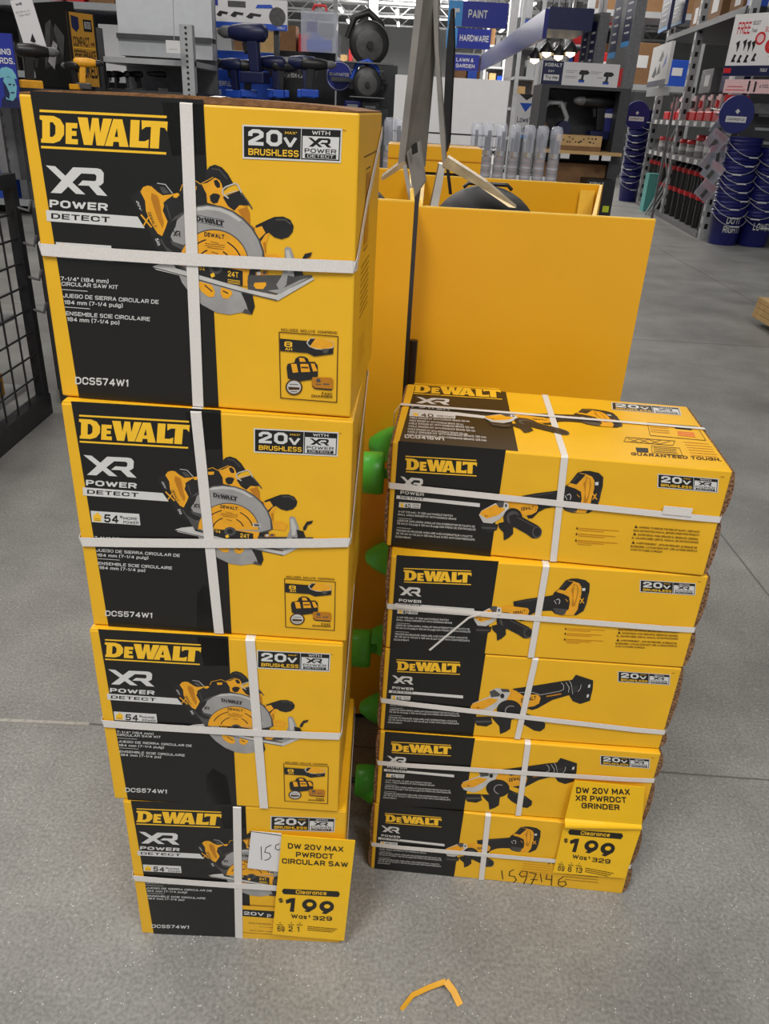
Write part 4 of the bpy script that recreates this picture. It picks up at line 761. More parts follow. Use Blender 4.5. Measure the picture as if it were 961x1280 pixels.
# the rear wall shows a fold tab at its right end
t = MB(); t.box(.425, .462, .722, .7255, zr-.12, zr-.012, 'bin_edge'); t.build('fold_tab', bR)
pL1 = at(518, 253, 1.37)
bL = bin_('narrower looking yellow bin, mostly hidden behind the tall carton stack', -.42, pL1.x, -.40, pL1.x, 1.37, 2.1, pL1.z)
o = MB().cyl((0, 0, 0), (0, 0, at(516, 425, 1.41).z), .008, .008, 10, 'black_plastic').build('corner_post', loc=(at(514, 470, 1.41).x, 1.41, 0)); tag(o, 'thin black post in the gap between the two yellow bins', 'post')
def bag(x, y, z, rx, ry, h, label, w=.26):
    r = thing('storage_bag', label, 'bag', (x, y, 0)); b = MB(); N = 10
    prof = [(1.0, 0), (1.0, z*.6), (1.02, z)]+[(math.cos(PI/2*k/N)*1.02, z+h*math.sin(PI/2*k/N)) for k in range(1, N)]+[(.02, z+h)]
    v = []; n = 28
    for rr, zz in prof:
        for k in range(n):
            a_ = 2*PI*k/n; v.append((rx*rr*math.cos(a_), ry*rr*math.sin(a_), zz))
    f = []
    for i in range(len(prof)-1): f += [(i*n+k, i*n+(k+1) % n, (i+1)*n+(k+1) % n, (i+1)*n+k) for k in range(n)]
    b.idx(v, f, 'bag_black', True); b.face(v[:n][::-1], 'bag_black'); b.build('shell', r)
    hd = MB(); hd.tube([(-.05, 0, z+h-.006), (-.04, 0, z+h+.003), (.04, 0, z+h+.003), (.05, 0, z+h-.006)], .004, 'black_plastic'); hd.build('handle', r)
bag(.175, 1.74, zr-.10, .118, .2, .118, 'black domed bag filling the yellow bin behind the grinder cartons')
bag(-.14, 1.72, pL1.z-.10, .13, .2, .112, 'black domed bag in the yellow bin behind the tall carton stack')
# ---- metal sign holders standing in the bins
def sheet(root, nm, pts, th, m):
    P_ = [at(x, y, Y)-root.location for x, y, Y in pts]; b = MB(); b.prism(P_, th, m); return b.build(nm, root)
def holder(label, base, parts):
    r = thing('metal_sign_holder', label, 'sign stand', at(*base))
    for nm, pts, th, m in parts: sheet(r, nm, pts, th, m)
holder('wide brushed metal upright leaning over the narrow yellow bin', (512, 250, 1.62), [
    ('upright_sheet', [(497, 207, 1.60), (522, -20, 1.60), (544, -20, 1.66), (531, 130, 1.66), (524, 208, 1.66), (515, 212, 1.63)], (.012, .004, 0), 'metal_sheet'),
    ('front_flap', [(508, 190, 1.60), (524, 176, 1.62), (531, 226, 1.62), (517, 246, 1.60)], (.003, .003, 0), 'metal_sheet'),
    ('splayed_foot', [(476, 222, 1.60), (500, 204, 1.60), (507, 202, 1.60), (507, 207, 1.60), (478, 226, 1.60)], (.0, .09, 0), 'metal_gold'),
    ('splayed_foot', [(503, 207, 1.60), (508, 205, 1.60), (516, 256, 1.58), (512, 256, 1.58)], (0, .06, 0), 'metal_sheet'),
    ('clip', [(514, 182, 1.595), (520, 178, 1.595), (521, 190, 1.595), (515, 193, 1.595)], (.002, -.004, 0), 'black_plastic')])
holder('thin dark blade-like metal upright with a broad slanting foot in the large yellow bin', (550, 250, 1.62), [
    ('upright_sheet', [(552, 180, 1.72), (558, 60, 1.72), (563, 12, 1.72), (566, 10, 1.72), (567, 60, 1.72), (561, 178, 1.72), (557, 190, 1.72)], (.004, .01, 0), 'saw_black'),
    ('thin_sheet', [(540, -20, 1.64), (547, -20, 1.64), (548, 60, 1.64), (556, 170, 1.64), (557, 205, 1.64), (553, 205, 1.64), (549, 160, 1.64), (543, 60, 1.64)], (.003, .02, 0), 'metal_sheet'),
    ('splayed_foot', [(551, 207, 1.63), (559, 196, 1.63), (608, 228, 1.60), (645, 260, 1.56), (636, 259, 1.56), (600, 234, 1.58)], (.004, .03, .002), 'metal_gold'),
    ('splayed_foot', [(549, 205, 1.63), (557, 205, 1.63), (547, 262, 1.6), (537, 262, 1.6)], (0, .05, 0), 'metal_sheet'),
    ('strut', [(557, 208, 1.70), (560, 208, 1.70), (564, 243, 1.70), (561, 243, 1.70)], (.002, .004, 0), 'dark_steel')])
# ---- green capped rods between the stacks
def cap(px, py, Y, r_, kind, label):
    c = at(px, py, Y); rt = thing('green_cap', label, 'cap', c); b = MB()
    if kind == 'drum': b.lathe([(r_*.86, -.022), (r_*.97, -.018), (r_, .012), (r_*.92, .018), (.008, .018)], 'green_plastic', 28, axis='x'); b.build('drum', rt); n_ = MB(); n_.lathe([(.009, .016), (.009, .027), (.004, .029)], 'green_plastic', 14, axis='x'); n_.build('nub', rt); s_ = MB(); s_.cyl((-.20, 0, 0), (-.02, 0, 0), .006, m='dark_steel'); s_.build('rod', rt)
    else: b.lathe([(.004, -.036), (r_*.30, -.034), (r_*.62, -.018), (r_*.86, 0), (r_*.98, .02), (r_, .04), (r_*.9, .05)], 'green_plastic', 28, axis='x'); b.build('cone', rt); s_ = MB(); s_.cyl((.045, 0, 0), (.16, 0, 0), .006, m='dark_steel'); s_.build('rod', rt)
for (px, py, l) in ((467, 591, 'bright green drum shaped cap beside the second carton of the tall stack, uppermost of three'), (452, 810, 'bright green drum shaped cap beside the third carton of the tall stack, middle one'), (458, 976, 'bright green drum shaped cap low beside the bottom of the tall stack')): cap(px, py, 1.21 if py < 900 else 1.12, .037 if py < 900 else .032, 'drum', l)
for (px, py, l) in ((482, 556, 'green cone shaped cap at the lid height of the shorter stack'), (476, 697, 'shaded green cone cap beside the second grinder carton'), (473, 800, 'shaded green cone cap beside the middle grinder carton'), (467, 885, 'shaded green cone cap beside the fourth grinder carton'), (470, 992, 'shaded green cone cap lowest behind the right stack')): cap(px+3, py, 1.33 if py < 800 else (1.30 if py < 900 else 1.10), .038 if py < 900 else .03, 'cone', l)
# ================================================================ display with clear tubes, white board behind the bins
r = thing('display_table', 'dark display table behind the yellow bins carrying clear tubes', 'table', (-.45, 2.8, 0)); b = MB(); zt = at(640, 232, 3.0).z
b.box(0, 1.05, 0, .75, zt-.03, zt, 'rack_dark'); b.build('tabletop', r)
for x_ in (.02, .99):
    for y_ in (.02, .69): q = MB(); q.box(x_, x_+.04, y_, y_+.04, 0, zt-.03, 'rack_dark'); q.build('leg', r)
tube0 = None
for i, (px, yt) in enumerate(((484, 152), (497, 150), (590, 150), (604, 153), (620, 155), (637, 157), (654, 158), (670, 160), (687, 163))):
    Y = 3.0 if i > 1 else 2.95; p = at(px, 232, Y); p.z = zt+.001
    lab = ('clear plastic tube pack on the far side of the metal uprights, %s of two' % ('left' if i == 0 else 'right')) if i < 2 else '%s clear tube pack from the left in the row behind the large yellow bin' % ORD[i-2]
    if tube0 is None:
        tube0 = thing('tube_pack', lab, 'package', p, 0, 'clear tube packs behind the bins'); r_ = .020
        b = MB(); b.lathe([(r_, 0), (r_, .15), (r_*1.06, .152), (r_*1.06, .18), (r_*.8, .192), (.004, .194)], 'clear_plastic', 20); b.build('clear_tube', tube0)
        b = MB(); b.lathe([(r_*1.03, .092), (r_*1.03, .108)], 'steel_bright', 20, close=False); b.build('label_band', tube0)
        b = MB(); b.lathe([(r_*.9, .002), (r_*.9, .088)], 'cardboard', 16); b.box(-.012, -.003, -.005, .005, .088, .17, 'saw_dark'); b.box(.002, .011, -.005, .005, .088, .15, 'rack_grey')
        for q_ in range(5): b.lathe([(r_*.93, .012+q_*.015), (r_*.93, .018+q_*.015)], 'light_grey' if q_ % 2 else 'saw_dark', 16, close=False)
        b.build('tool_inside', tube0)
        o = tube0
    else: o = copy_tree(tube0); o.location = p; o['label'] = lab
    o.rotation_euler = (0, 0, i*.7)
B_ = Board((490, 178), (628, 187), 93, 3.35, 3.35, .10, 'paper_white', 'display_screen', 'blank off-white board behind the metal uprights and clear tubes', 'board'); B_.R(.0, .17, 1, .19, 'saw_black'); B_.R(0, 0, 1, .02, 'rack_grey'); B_.done()
q = MB(); q.box(.2, .26, .02, .08, -B_.o.z+.0, 0, 'rack_dark'); q.box(.08, .4, .0, .10, -B_.o.z, -B_.o.z+.015, 'rack_dark'); q.build('stand', B_.root)
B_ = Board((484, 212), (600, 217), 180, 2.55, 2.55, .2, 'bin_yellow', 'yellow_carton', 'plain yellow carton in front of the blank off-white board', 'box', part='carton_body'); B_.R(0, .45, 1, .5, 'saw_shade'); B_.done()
q = MB(); q.box(.02, B_.W-.02, .02, .18, -B_.o.z, -.001, 'rack_dark'); q.build('pedestal', B_.root)
# ================================================================ left: mesh cage, sign, shelving
zc = z_at(-1.49, 3.18, 216); r = thing('mesh_cage', 'dark steel mesh security cage standing at the left edge', 'cage', (-1.49, 3.18, 0))
b = MB(); L_ = 1.5
b.box(-.025, .025, -L_, .0, 0, .09, 'dark_steel'); b.box(-.02, .02, -L_, 0, zc-.05, zc, 'dark_steel'); b.box(-.02, .02, -.04, 0, .09, zc-.05, 'dark_steel'); b.build('frame', r)
b = MB()
for k in range(1, 14): b.cyl((0, -.04-k*.105, .09), (0, -.04-k*.105, zc-.05), .0042, n=6, m='dark_steel')
for k in range(1, 9): b.cyl((.006, -L_, .09+k*(zc-.14)/9), (.006, -.04, .09+k*(zc-.14)/9), .0042, n=6, m='dark_steel')
b.build('wire_mesh', r)
for k in range(4): b = MB(); b.tube([(.018, -.02, zc-.12-k*.13), (.06, -.02, zc-.13-k*.13), (.075, -.02, zc-.09-k*.13)], .006, 'rack_grey', 6); b.build('hook', r)
for k, (z_, h_) in enumerate(((.12, .0), (.42, .0), (.74, 0))):
    q = MB(); q.box(-.75, -.04, -1.45, -.06, z_, z_+.02, 'light_grey'); q.build('shelf', r)
q = MB(); q.box(-.80, -.76, -1.45, -.02, .02, zc-.02, 'rack_grey'); q.build('rear_panel', r)
for k, (y_, z_, w_, h_, m_) in enumerate(((-.35, .763, .22, .17, 'box_gold'), (-.75, .763, .2, .15, 'saw_yellow'), (-.34, .443, .18, .18, 'rack_dark'), (-.75, .443, .2, .14, 'box_gold'), (-.26, .143, .14, .09, 'box_gold'), (-.6, .143, .2, .14, 'rack_dark'))):
    o = thing('tool_box_pack', ['gold tool pack on the upper shelf of the mesh cage, right', 'orange tool pack on the upper shelf of the mesh cage, left', 'dark tool pack on the middle shelf of the mesh cage', 'gold tool pack on the middle shelf of the mesh cage', 'gold tool pack on the bottom shelf of the mesh cage', 'dark tool pack on the bottom shelf of the mesh cage'][k], 'package', (-1.62, 3.18+y_, z_))
    q = MB(); q.box(-.12, .06, -w_/2, w_/2, 0, h_, m_); q.build('pack_body', o, bevel=.004); q = MB(); q.box(.0602, .0612, -w_*.35, w_*.35, h_*.3, h_*.7, 'saw_black'); q.build('pack_label', o)
B_ = Board((77, 508), (120, 506), 228, 3.25, 3.25, .5, 'rack_dark', 'charcoal_cabinet', 'tall charcoal cabinet side between the mesh cage and the carton stack', 'cabinet', part='cabinet_body'); B_.R(.02, .9, .4, .93, 'rack_grey'); B_.done()
B_ = Board((48, 232), (92, 232), 205, 3.3, 3.3, .3, 'rack_grey', 'shelf_ledge', 'grey ledge just above the charcoal cabinet', 'shelf'); B_.done()
B_ = Board((2, 222), (26, 222), 118, 3.5, 3.45, .06, 'rack_grey', 'perforated_post', 'grey perforated bracket post under the blue sign at the left edge', 'post', part='post')
for k in range(7): B_.C(.5, .08+k*.14, .008, 'saw_black')
B_.done()
B_ = Board((-40, 132), (27, 134), 38, 3.3, 3.3, .01, 'blue_sign', 'helmet_sign', 'blue sign at the left edge picturing a person in a pale hard hat', 'sign', part='panel')
B_.T('START', .40, .84, .78, .07, 'print_gold'); B_.T('EARNING', .40, .72, .95, .08); B_.T('REWARDS.', .36, .60, .99, .08)
B_.P([(.62, 0), (.66, .12), (.74, .18), (.95, .14), (1, .04), (1, 0)], 'blue_navy'); B_.P([(.74, .12), (.72, .34), (.76, .42), (.94, .42), (.97, .3), (.93, .16), (.86, .10)], 'skin_cyan'); B_.P([(.72, .38), (.78, .3), (.82, .2), (.80, .12), (.72, .16)], 'blue_navy')
B_.P([(.66, .40), (.67, .47), (.73, .54), (.83, .56), (.93, .53), (.98, .46), (.99, .40), (.84, .43)], 'skin_cyan'); B_.P([(.82, .33), (.87, .34), (.87, .315), (.82, .31)], 'blue_navy'); B_.P([(.9, .33), (.94, .33), (.94, .31), (.9, .31)], 'blue_navy'); B_.P([(.84, .22), (.91, .225), (.91, .205), (.84, .2)], 'blue_navy'); B_.done()
q = MB(); q.box(.08, .11, .012, .03, -B_.o.z, B_.H*.8, 'rack_grey'); q.build('post', B_.root)
# black and gold display box
Bk = Board((46, 106), (93, 107), 4, 4.1, 3.9, .04, 'print_black', 'tool_display_box', 'tall black display box with a gold panel above the hand tools', 'display', part='left_side')
Bk.P([(.3, .2), (.45, .75), (.6, .8), (.5, .5), (.8, .3), (.9, .6), (.7, .75)], 'saw_dark'); Bk.P([(.4, .3), (.55, .2), (.7, .5), (.6, .55)], 'saw_grey'); Bk.done()
Bg = Board((93, 107), (127, 109), 14, 3.9, 4.0, .04, 'box_gold', 'x', 'x', 'x', part='gold_panel'); Bg.root.location = Bg.o
for x0, y0, x1, y1, m_ in ((.0, 0, .09, 1, 'print_black'), (.93, 0, 1, 1, 'print_black')): Bg.R(x0, y0, x1, y1, m_)
Bg.P([(.14, .96), (.40, .94), (.40, .80), (.28, .74), (.14, .80)], 'blue_navy'); Bg.R(.56, .76, .86, .92, 'print_black'); Bg.R(.6, .8, .82, .89, 'saw_grey'); Bg.T('20', .64, .815, .8, .06, 'print_black')
Bg.T('COMPACT', .14, .55, .72, .13, 'print_black', .02); Bg.T('AND', .76, .57, .9, .05, 'print_black'); Bg.T('PERFORMANCE', .14, .37, .9, .13, 'print_black', .02); Bg.T('PACKED', .14, .12, .9, .2, 'print_black', .03); Bg.R(.12, .525, .92, .535, 'print_gold'); Bg.R(.12, .345, .92, .355, 'print_gold')
Bg.done(); gr = Bg.root; gr.name = 'gold_face'
for ch in list(gr.children):
    ch.parent = Bk.root; ch.matrix_parent_inverse = Matrix.Identity(4)
    ch.matrix_local = (Matrix.Translation(Bk.root.location) @ Matrix.Rotation(Bk.yaw, 4, 'Z')).inverted() @ Matrix.Translation(Bg.o) @ Matrix.Rotation(Bg.yaw, 4, 'Z')
bpy.data.objects.remove(gr)
B_ = Board((36, 75), (63, 77), 0, 3.7, 3.7, .003, 'paper_white', 'hanging_notice', 'white printed notice hanging in front of the black display box', 'notice', part='sheet')
B_.T('WE', .2, .9, .5, .04, 'print_black'); B_.T('CALL', .1, .78, .8, .03, 'saw_grey', .01); B_.T('FOR HELP', .2, .72, .75, .03, 'saw_grey', .01); B_.P([(.35, .3), (.55, .42), (.6, .28), (.5, .26)], 'print_black'); B_.R(.1, .14, .7, .155, 'saw_grey'); B_.done()
B_.root.rotation_euler = (0, math.radians(-12), B_.yaw)
# grey shelving bay
r = thing('shelf_bay', 'grey steel shelf bay behind the top of the tall stack', 'shelving', (at(120, 110, 4.3).x, 4.3, 0)); w_ = at(245, 110, 4.3).x-at(120, 110, 4.3).x; zz = lambda y: z_at(at(180, y, 4.3).x, 4.3, y)
q = MB(); q.box(0, w_, .5, .52, 0, zz(-30), 'rack_grey'); q.build('rear_panel', r)
q = MB(); q.box(0, w_, .42, .5, zz(36), zz(-20), 'white_paint'); q.build('header_panel', r)
q = MB(); q.box(0, w_, .38, .42, zz(43), zz(36), 'rack_dark'); q.box(0, w_, .40, .5, zz(66), zz(43), 'light_grey'); q.build('rail', r)
q = MB(); q.box(0, w_, 0, .5, zz(80), zz(73), 'light_grey'); q.build('shelf', r); q = MB(); q.box(0, w_, 0, .5, zz(140), zz(113), 'rack_dark'); q.build('shelf', r)
q = MB(); q.box(w_-.06, w_, -.02, .03, 0, zz(28), 'light_grey')
for k in range(14): q.cyl((w_-.03, -.0205, zz(32+k*7)), (w_-.03, -.022, zz(32+k*7)), .006, n=10, m='saw_black')
q.build('perforated_upright', r)
q = MB(); q.box(.0, .05, -.01, .03, 0, zz(38), 'rack_dark'); q.build('upright', r)
B_ = Board((208, 66), (226, 74), 50, 4.2, 4.2, .003, 'paper_white', 'hanging_tag', 'white tag hanging in the grey shelf bay', 'tag', part='tag_card'); B_.R(.2, .3, .8, .34, 'light_grey'); B_.done(); q = MB(); q.tube([(.04, 0, B_.H), (.05, 0, B_.H+.28)], .002, 'light_grey', 5); q.build('string', B_.root)
# ---------------- power tools
tc_ = at(75, 112, 3.6); xa_, xb_ = at(24, 112, 3.6).x, at(130, 112, 3.6).x
r = thing('tool_counter', 'dark counter behind the top of the tall stack carrying yellow and black tools', 'counter', (xa_, 3.45, 0)); q = MB(); q.box(0, xb_-xa_, 0, .4, tc_.z-.05, tc_.z, 'rack_dark'); q.build('countertop', r); q = MB(); q.box(.03, xb_-xa_-.03, .03, .38, 0, tc_.z-.05, 'rack_dark'); q.build('cabinet', r)
def tool(kind, px, py, Y, s, yaw, label, body='blue_navy', trim='blue_bright', group=None, z=None):
    p = at(px, py, Y); r = thing({'drill': 'cordless_drill', 'saw': 'circular_saw', 'grip': 'cordless_tool'}[kind], label, 'power tool', p, yaw, group)
    if kind in ('drill', 'grip'):
        b = MB(); b.lathe([(.02*s, -.1*s), (.034*s, -.085*s), (.036*s, 0), (.03*s, .05*s), (.024*s, .07*s)], body, 16, (0, 0, .19*s), 'x'); b.build('motor_housing', r)
        b = MB(); b.lathe([(.024*s, .07*s), (.024*s, .1*s), (.012*s, .125*s), (.004*s, .13*s)], 'rack_grey' if kind == 'drill' else 'saw_black', 14, (0, 0, .19*s), 'x'); b.build('chuck', r)
        b = MB(); b.prism([(-.06*s, -.016*s, .17*s), (-.01*s, -.016*s, .17*s), (-.025*s, -.016*s, .045*s), (-.07*s, -.016*s, .045*s)], (0, .032*s, 0), body); b.build('handle', r, bevel=.004*s)
        b = MB(); b.prism([(-.005*s, -.008*s, .16*s), (.012*s, -.008*s, .15*s), (.0*s, -.008*s, .11*s), (-.012*s, -.008*s, .12*s)], (0, .016*s, 0), 'saw_black'); b.build('trigger', r)
        b = MB(); b.box(-.1*s, .015*s, -.035*s, .035*s, 0, .045*s, trim); b.build('battery', r, bevel=.006*s)
    else:
        b = MB(); b.lathe([(.02*s, -.02*s), (.10*s, -.02*s), (.11*s, -.01*s), (.11*s, .01*s), (.10*s, .02*s), (.02*s, .02*s)], 'saw_black', 26, (0, 0, .13*s), 'y'); b.build('blade_guard', r)
        b = MB(); b.lathe([(.004*s, 0), (.07*s, 0), (.075*s, .002*s)], 'saw_dark', 24, (0, -.024*s, .12*s), 'y'); b.lathe([(.018*s, -.03*s), (.018*s, 0)], 'saw_black', 14, (0, -.022*s, .12*s), 'y'); b.build('blade', r)
        b = MB(); b.box(-.13*s, .13*s, -.07*s, .05*s, .03*s, .037*s, 'rack_grey'); b.build('base_plate', r)
        b = MB(); b.tube([(-.11*s, .05*s, .15*s), (-.08*s, .05*s, .25*s), (0, .05*s, .28*s), (.07*s, .05*s, .23*s), (.09*s, .05*s, .14*s)], .02*s, body, 10); b.build('handle', r)
        b = MB(); b.cyl((0, .02*s, .15*s), (0, .12*s, .15*s), .045*s, m=body); b.build('motor_housing', r)
    return r
YEL = dict(body='saw_black', trim='saw_yellow')
tool('drill', 50, 112, 3.6, .72, .6, 'black and yellow cordless tool under the hanging white notice', **YEL)
tool('drill', 92, 112, 3.6, .45, 2.6, 'black and yellow cordless tool below the gold display panel', **YEL)
tool('grip', 112, 112, 3.6, .5, .3, 'cordless tool with a bright yellow body beside the grey shelf bay', body='saw_yellow', trim='saw_dark')
for i, px in enumerate((140, 150, 160, 171, 199)): tool('grip', px, 115.5, 4.42, .42, .4+i*.8, '%s small dark tool from the left on the lower shelf of the grey bay' % ORD[i], body='saw_black', trim='saw_dark', group='small tools in the grey shelf bay')
# ================================================================ blue tool gondola
Y5 = 5.2
r = thing('tool_gondola', 'long dark tool gondola with blue and black back panel behind the tall stack', 'display', (at(246, 130, Y5).x, Y5, 0)); x0 = r.location.x
W5 = at(486, 130, Y5).x-x0; z5 = lambda px, y: z_at(at(px, y, Y5).x, Y5, y)
q = MB(); q.box(0, W5, -.35, .25, 0, z5(330, 128), 'rack_dark'); q.build('counter', r)
q = MB(); q.box(W5*.72, W5*.99, -.3, -.02, z5(450, 100)-.02, z5(450, 100), 'rack_dark'); q.build('shelf', r)
B_ = Board((246, 124), (350, 128), 61, Y5, Y5, .03, 'blue_bright', part='blue_panel', root=r); B_.root = None
def sub(Bd, root, names=('panel', 'panel_print')):
    M_ = Matrix.Translation(root.location).inverted() @ Matrix.Translation(Bd.o) @ Matrix.Rotation(Bd.yaw, 4, 'Z')
    o1 = Bd.b.build(names[0], root); o1.matrix_local = M_
    if Bd.dirty: o2 = Bd.art.build(names[1], root); o2.matrix_local = M_
B_.T('KOBALT', -.02, .68, .085, .13); B_.T('24V MAX', .16, .72, .32, .09); B_.T('BATTERY SYSTEM', .16, .62, .32, .05, 'print_white', .01); B_.T('MOST POWERFUL', .04, .3, .42, .1, 'print_white', .03); B_.T('24V TOOLS', .02, .12, .3, .1, 'print_white'); B_.P([(.88, 0), (1, 0), (1, .98), (.98, .98)], 'saw_black'); sub(B_, r, ('blue_panel', 'panel_print'))
B_ = Board((350, 128), (418, 131), 63, Y5, Y5, .03, 'saw_black'); B_.T('24', .12, .66, .3, .16, 'print_white', .05); B_.T('XTR', .34, .66, .62, .16, 'print_white', .04); B_.L([(.36, .64), (.44, .84)], .012, 'lime'); B_.T('Up to 50% more power', .05, .5, .62, .08, 'print_white', .01); sub(B_, r, ('black_panel', 'panel_print'))
B_ = Board((418, 240), (489, 244), 78, Y5, Y5, .03, 'rack_dark')
for i in range(6):
    for j in range(12): B_.R(.12+i*.13, .05+j*.078, .15+i*.13, .055+j*.078, 'saw_black')
sub(B_, r, ('pegboard', 'peg_holes'))
B_ = Board((237, 32), (359, 39), -6, 5.0, 5.0, .03, 'paper_white', 'tool_sign', 'white overhead sign with tool pictures and a blue lower band above the blue panel', 'sign', part='sign_panel')
B_.R(0, 0, 1, .2, 'blue_bright'); B_.T('KOBALT', .9, .05, .98, .08); B_.R(.02, .72, .3, 1, 'blue_sign'); B_.T('24V', .05, .8, .2, .1)
for x_, y_, w_ in ((.28, .42, .12), (.42, .42, .14), (.58, .4, .16), (.83, .38, .14)): B_.P([(x_, y_), (x_+w_*.3, y_+.14), (x_+w_, y_+.1), (x_+w_*.9, y_+.02), (x_+w_*.5, y_+.04), (x_+w_*.4, y_-.05), (x_+w_*.2, y_-.05)], 'saw_black')
B_.C(.9, .45, .045, 'saw_dark'); B_.P([(.4, .7), (.58, .7), (.58, .9), (.4, .9)], 'saw_dark'); B_.P([(.68, .7), (.86, .72), (.84, .84), (.7, .82)], 'blue_bright'); B_.done()
q = MB(); q.box(.05, .08, .03, .06, -B_.o.z, B_.H, 'rack_dark'); q.box(B_.W-.08, B_.W-.05, .03, .06, -B_.o.z, B_.H, 'rack_dark'); q.build('sign_post', B_.root)
B_ = Board((243, 50), (263, 52), 16, 4.9, 4.9, .006, 'paper_white', 'map_pin_sign', 'small white sign with a red map pin numbered 2', 'sign', part='sign_card')
B_.C(.5, .68, .036, 'red_sign'); B_.P([(.2, .6), (.8, .6), (.5, .14)], 'red_sign'); B_.C(.5, .68, .024, 'paper_white'); B_.T('2', .42, .6, .58, .16, 'print_black'); B_.done(); B_.root.location.y -= .01
q = MB(); q.box(B_.W*.4, B_.W*.6, .006, .12, B_.H*.3, B_.H*.4, 'rack_grey'); q.build('bracket', B_.root)
tool('drill', 308, 104, 4.85, 1.25, PI-.3, 'oversized blue impact wrench standing upright against the blue panel', body='blue_navy', trim='blue_navy')
for i, (px, yw, s_) in enumerate(((262, .3, .9), (288, 2.7, .85), (318, .4, .8), (338, 2.9, .9), (358, .3, .8), (375, PI, .9), (395, .2, .85))): tool('drill', px, 122, 4.9, s_, yw, '%s blue cordless drill from the left along the gondola counter' % ORD[i], body='blue_navy' if i % 2 else 'saw_black', group='blue cordless drills on the gondola counter')
# round badge, clear case, saw
p = at(424, 95, 5.0); r = thing('round_badge', 'round blue badge with white lettering beside the black panel', 'badge', p); b = MB(); b.lathe([(.075, .02), (.075, 0)], 'blue_sign', 32, (0, 0, 0), 'y'); b.build('disc', r)
a = Art(None, lambda u, v, o: (u, -.002-o*3, v)); a.ell((0, 0), .07, .07, 'print_white', ring=.003); a.utext(lambda x, y: (x, y), 'GUARANTEE', -.055, 0, .055, .016, 'print_white', .03); a.utext(lambda x, y: (x, y), '5 YEAR', -.03, -.03, .03, .014, 'print_white', .02); a.build('print', r)
q = MB(); q.cyl((0, .02, 0), (0, .22, 0), .008, m='rack_grey'); q.build('mount', r)
B_ = Board((376, 64), (420, 67), 12, 5.1, 5.1, .12, 'clear_plastic', 'clear_tool_case', 'clear plastic case with blue tools on top of the black panel', 'case', part='clear_shell'); B_.done(); q = MB(); q.box(.03, B_.W*.45, .02, .08, .1, B_.H*.75, 'blue_deep'); q.box(B_.W*.5, B_.W*.9, .02, .08, .08, B_.H*.72, 'rack_grey'); q.box(.03, B_.W-.03, .02, .09, .01, .06, 'blue_bright'); q.build('blue_contents', B_.root); q = MB(); q.tube([(.06, .06, B_.H), (.07, .06, B_.H+.03), (B_.W-.07, .06, B_.H+.03), (B_.W-.06, .06, B_.H)], .008, 'red_sign'); q.build('handle', B_.root)
tool('saw', 460, 88, 4.75, .95, .2, 'dark circular saw on the pegboard shelf at the end of the gondola', body='saw_black')
tool('saw', 458, 128, 4.7, .7, .1, 'small blue circular saw low on the pegboard, above the right stack side', body='blue_bright')
for i, (px, py, m_) in enumerate(((446, 112, 'rack_grey'), (468, 113, 'saw_dark'), (440, 150, 'blue_deep'), (462, 152, 'saw_dark'), (450, 185, 'blue_navy'), (472, 186, 'saw_dark'))):
    p = at(px, py, 5.0); o = thing('tool_pack', '%s hanging tool pack on the gondola pegboard, counted from the top left' % ORD[i], 'package', p, 0, 'tool packs on the gondola pegboard'); q = MB(); q.box(-.05, .05, 0, .07, 0, .1, m_); q.build('pack_body', o, bevel=.01); q = MB(); q.box(-.03, .03, -.002, 0, .05, .08, 'light_grey'); q.build('pack_label', o); q = MB(); q.cyl((0, .06, .1), (0, .2, .12), .004, m='steel_bright'); q.build('peg_hook', o)
# ================================================================ hanging aisle signs
def hang(bl, br, yt, Y, word, xs, label, lines=None):
    B = Board(bl, br, yt, Y, Y, .06, 'blue_sign', 'aisle_sign', label, 'sign', part='sign_panel'); B.R(0, 0, .24, 1, 'blue_light')
    if lines: B.T(lines[0], xs[0], .55, xs[1], .24, b=.035); B.T(lines[1], xs[0], .18, xs[1]*1.06, .24, b=.035)
    else: B.T(word, xs[0], .36, xs[1], .32, b=.035)
    B.P([(.07, .3), (.13, .3), (.13, .55), (.19, .55), (.19, .7), (.07, .7)], 'print_white'); B.done()
    q = MB(); q.cyl((.15, .03, B.H), (.15, .03, 6.5-B.o.z), .01, n=6, m='light_grey'); q.cyl((B.W-.15, .03, B.H), (B.W-.15, .03, 6.5-B.o.z), .01, n=6, m='light_grey'); q.build('hanging_rods', B.root)
hang((559, 32), (633, 33), 0, 13, 'PAINT', (.34, .66), 'blue hanging aisle sign reading paint, highest and nearest')
hang((557, 59), (612, 60), 34, 17, 'HARDWARE', (.3, .96), 'blue hanging aisle sign reading hardware, the middle of three')
hang((557, 87), (598, 88), 67, 22, '', (.3, .82), 'blue hanging aisle sign reading lawn and garden, lowest of three', ('LAWN &', 'GARDEN'))
B_ = Board((557, 95), (597, 96), 89, 26, 26, .05, 'print_white', 'aisle_sign', 'thin white and blue hanging sign under the lawn and garden sign', 'sign', part='sign_panel'); B_.R(0, 0, .3, 1, 'blue_light'); B_.done()
q = MB(); q.cyl((.1, .02, B_.H), (.1, .02, 6.5-B_.o.z), .012, n=6, m='light_grey'); q.build('hanging_rods', B_.root)
B_ = Board((532, 80), (542, 80), 25, 16, 16, .02, 'print_white', 'hanging_banner', 'narrow red and white striped banner between the metal uprights', 'flag', part='cloth')
for k in range(3): B_.R(.05+k*.35, 0, .25+k*.35, 1, 'red_sign')
B_.done(); q = MB(); q.cyl((B_.W/2, .01, B_.H), (B_.W/2, .01, 6.5-B_.o.z), .012, n=6, m='light_grey'); q.build('hanging_rods', B_.root)
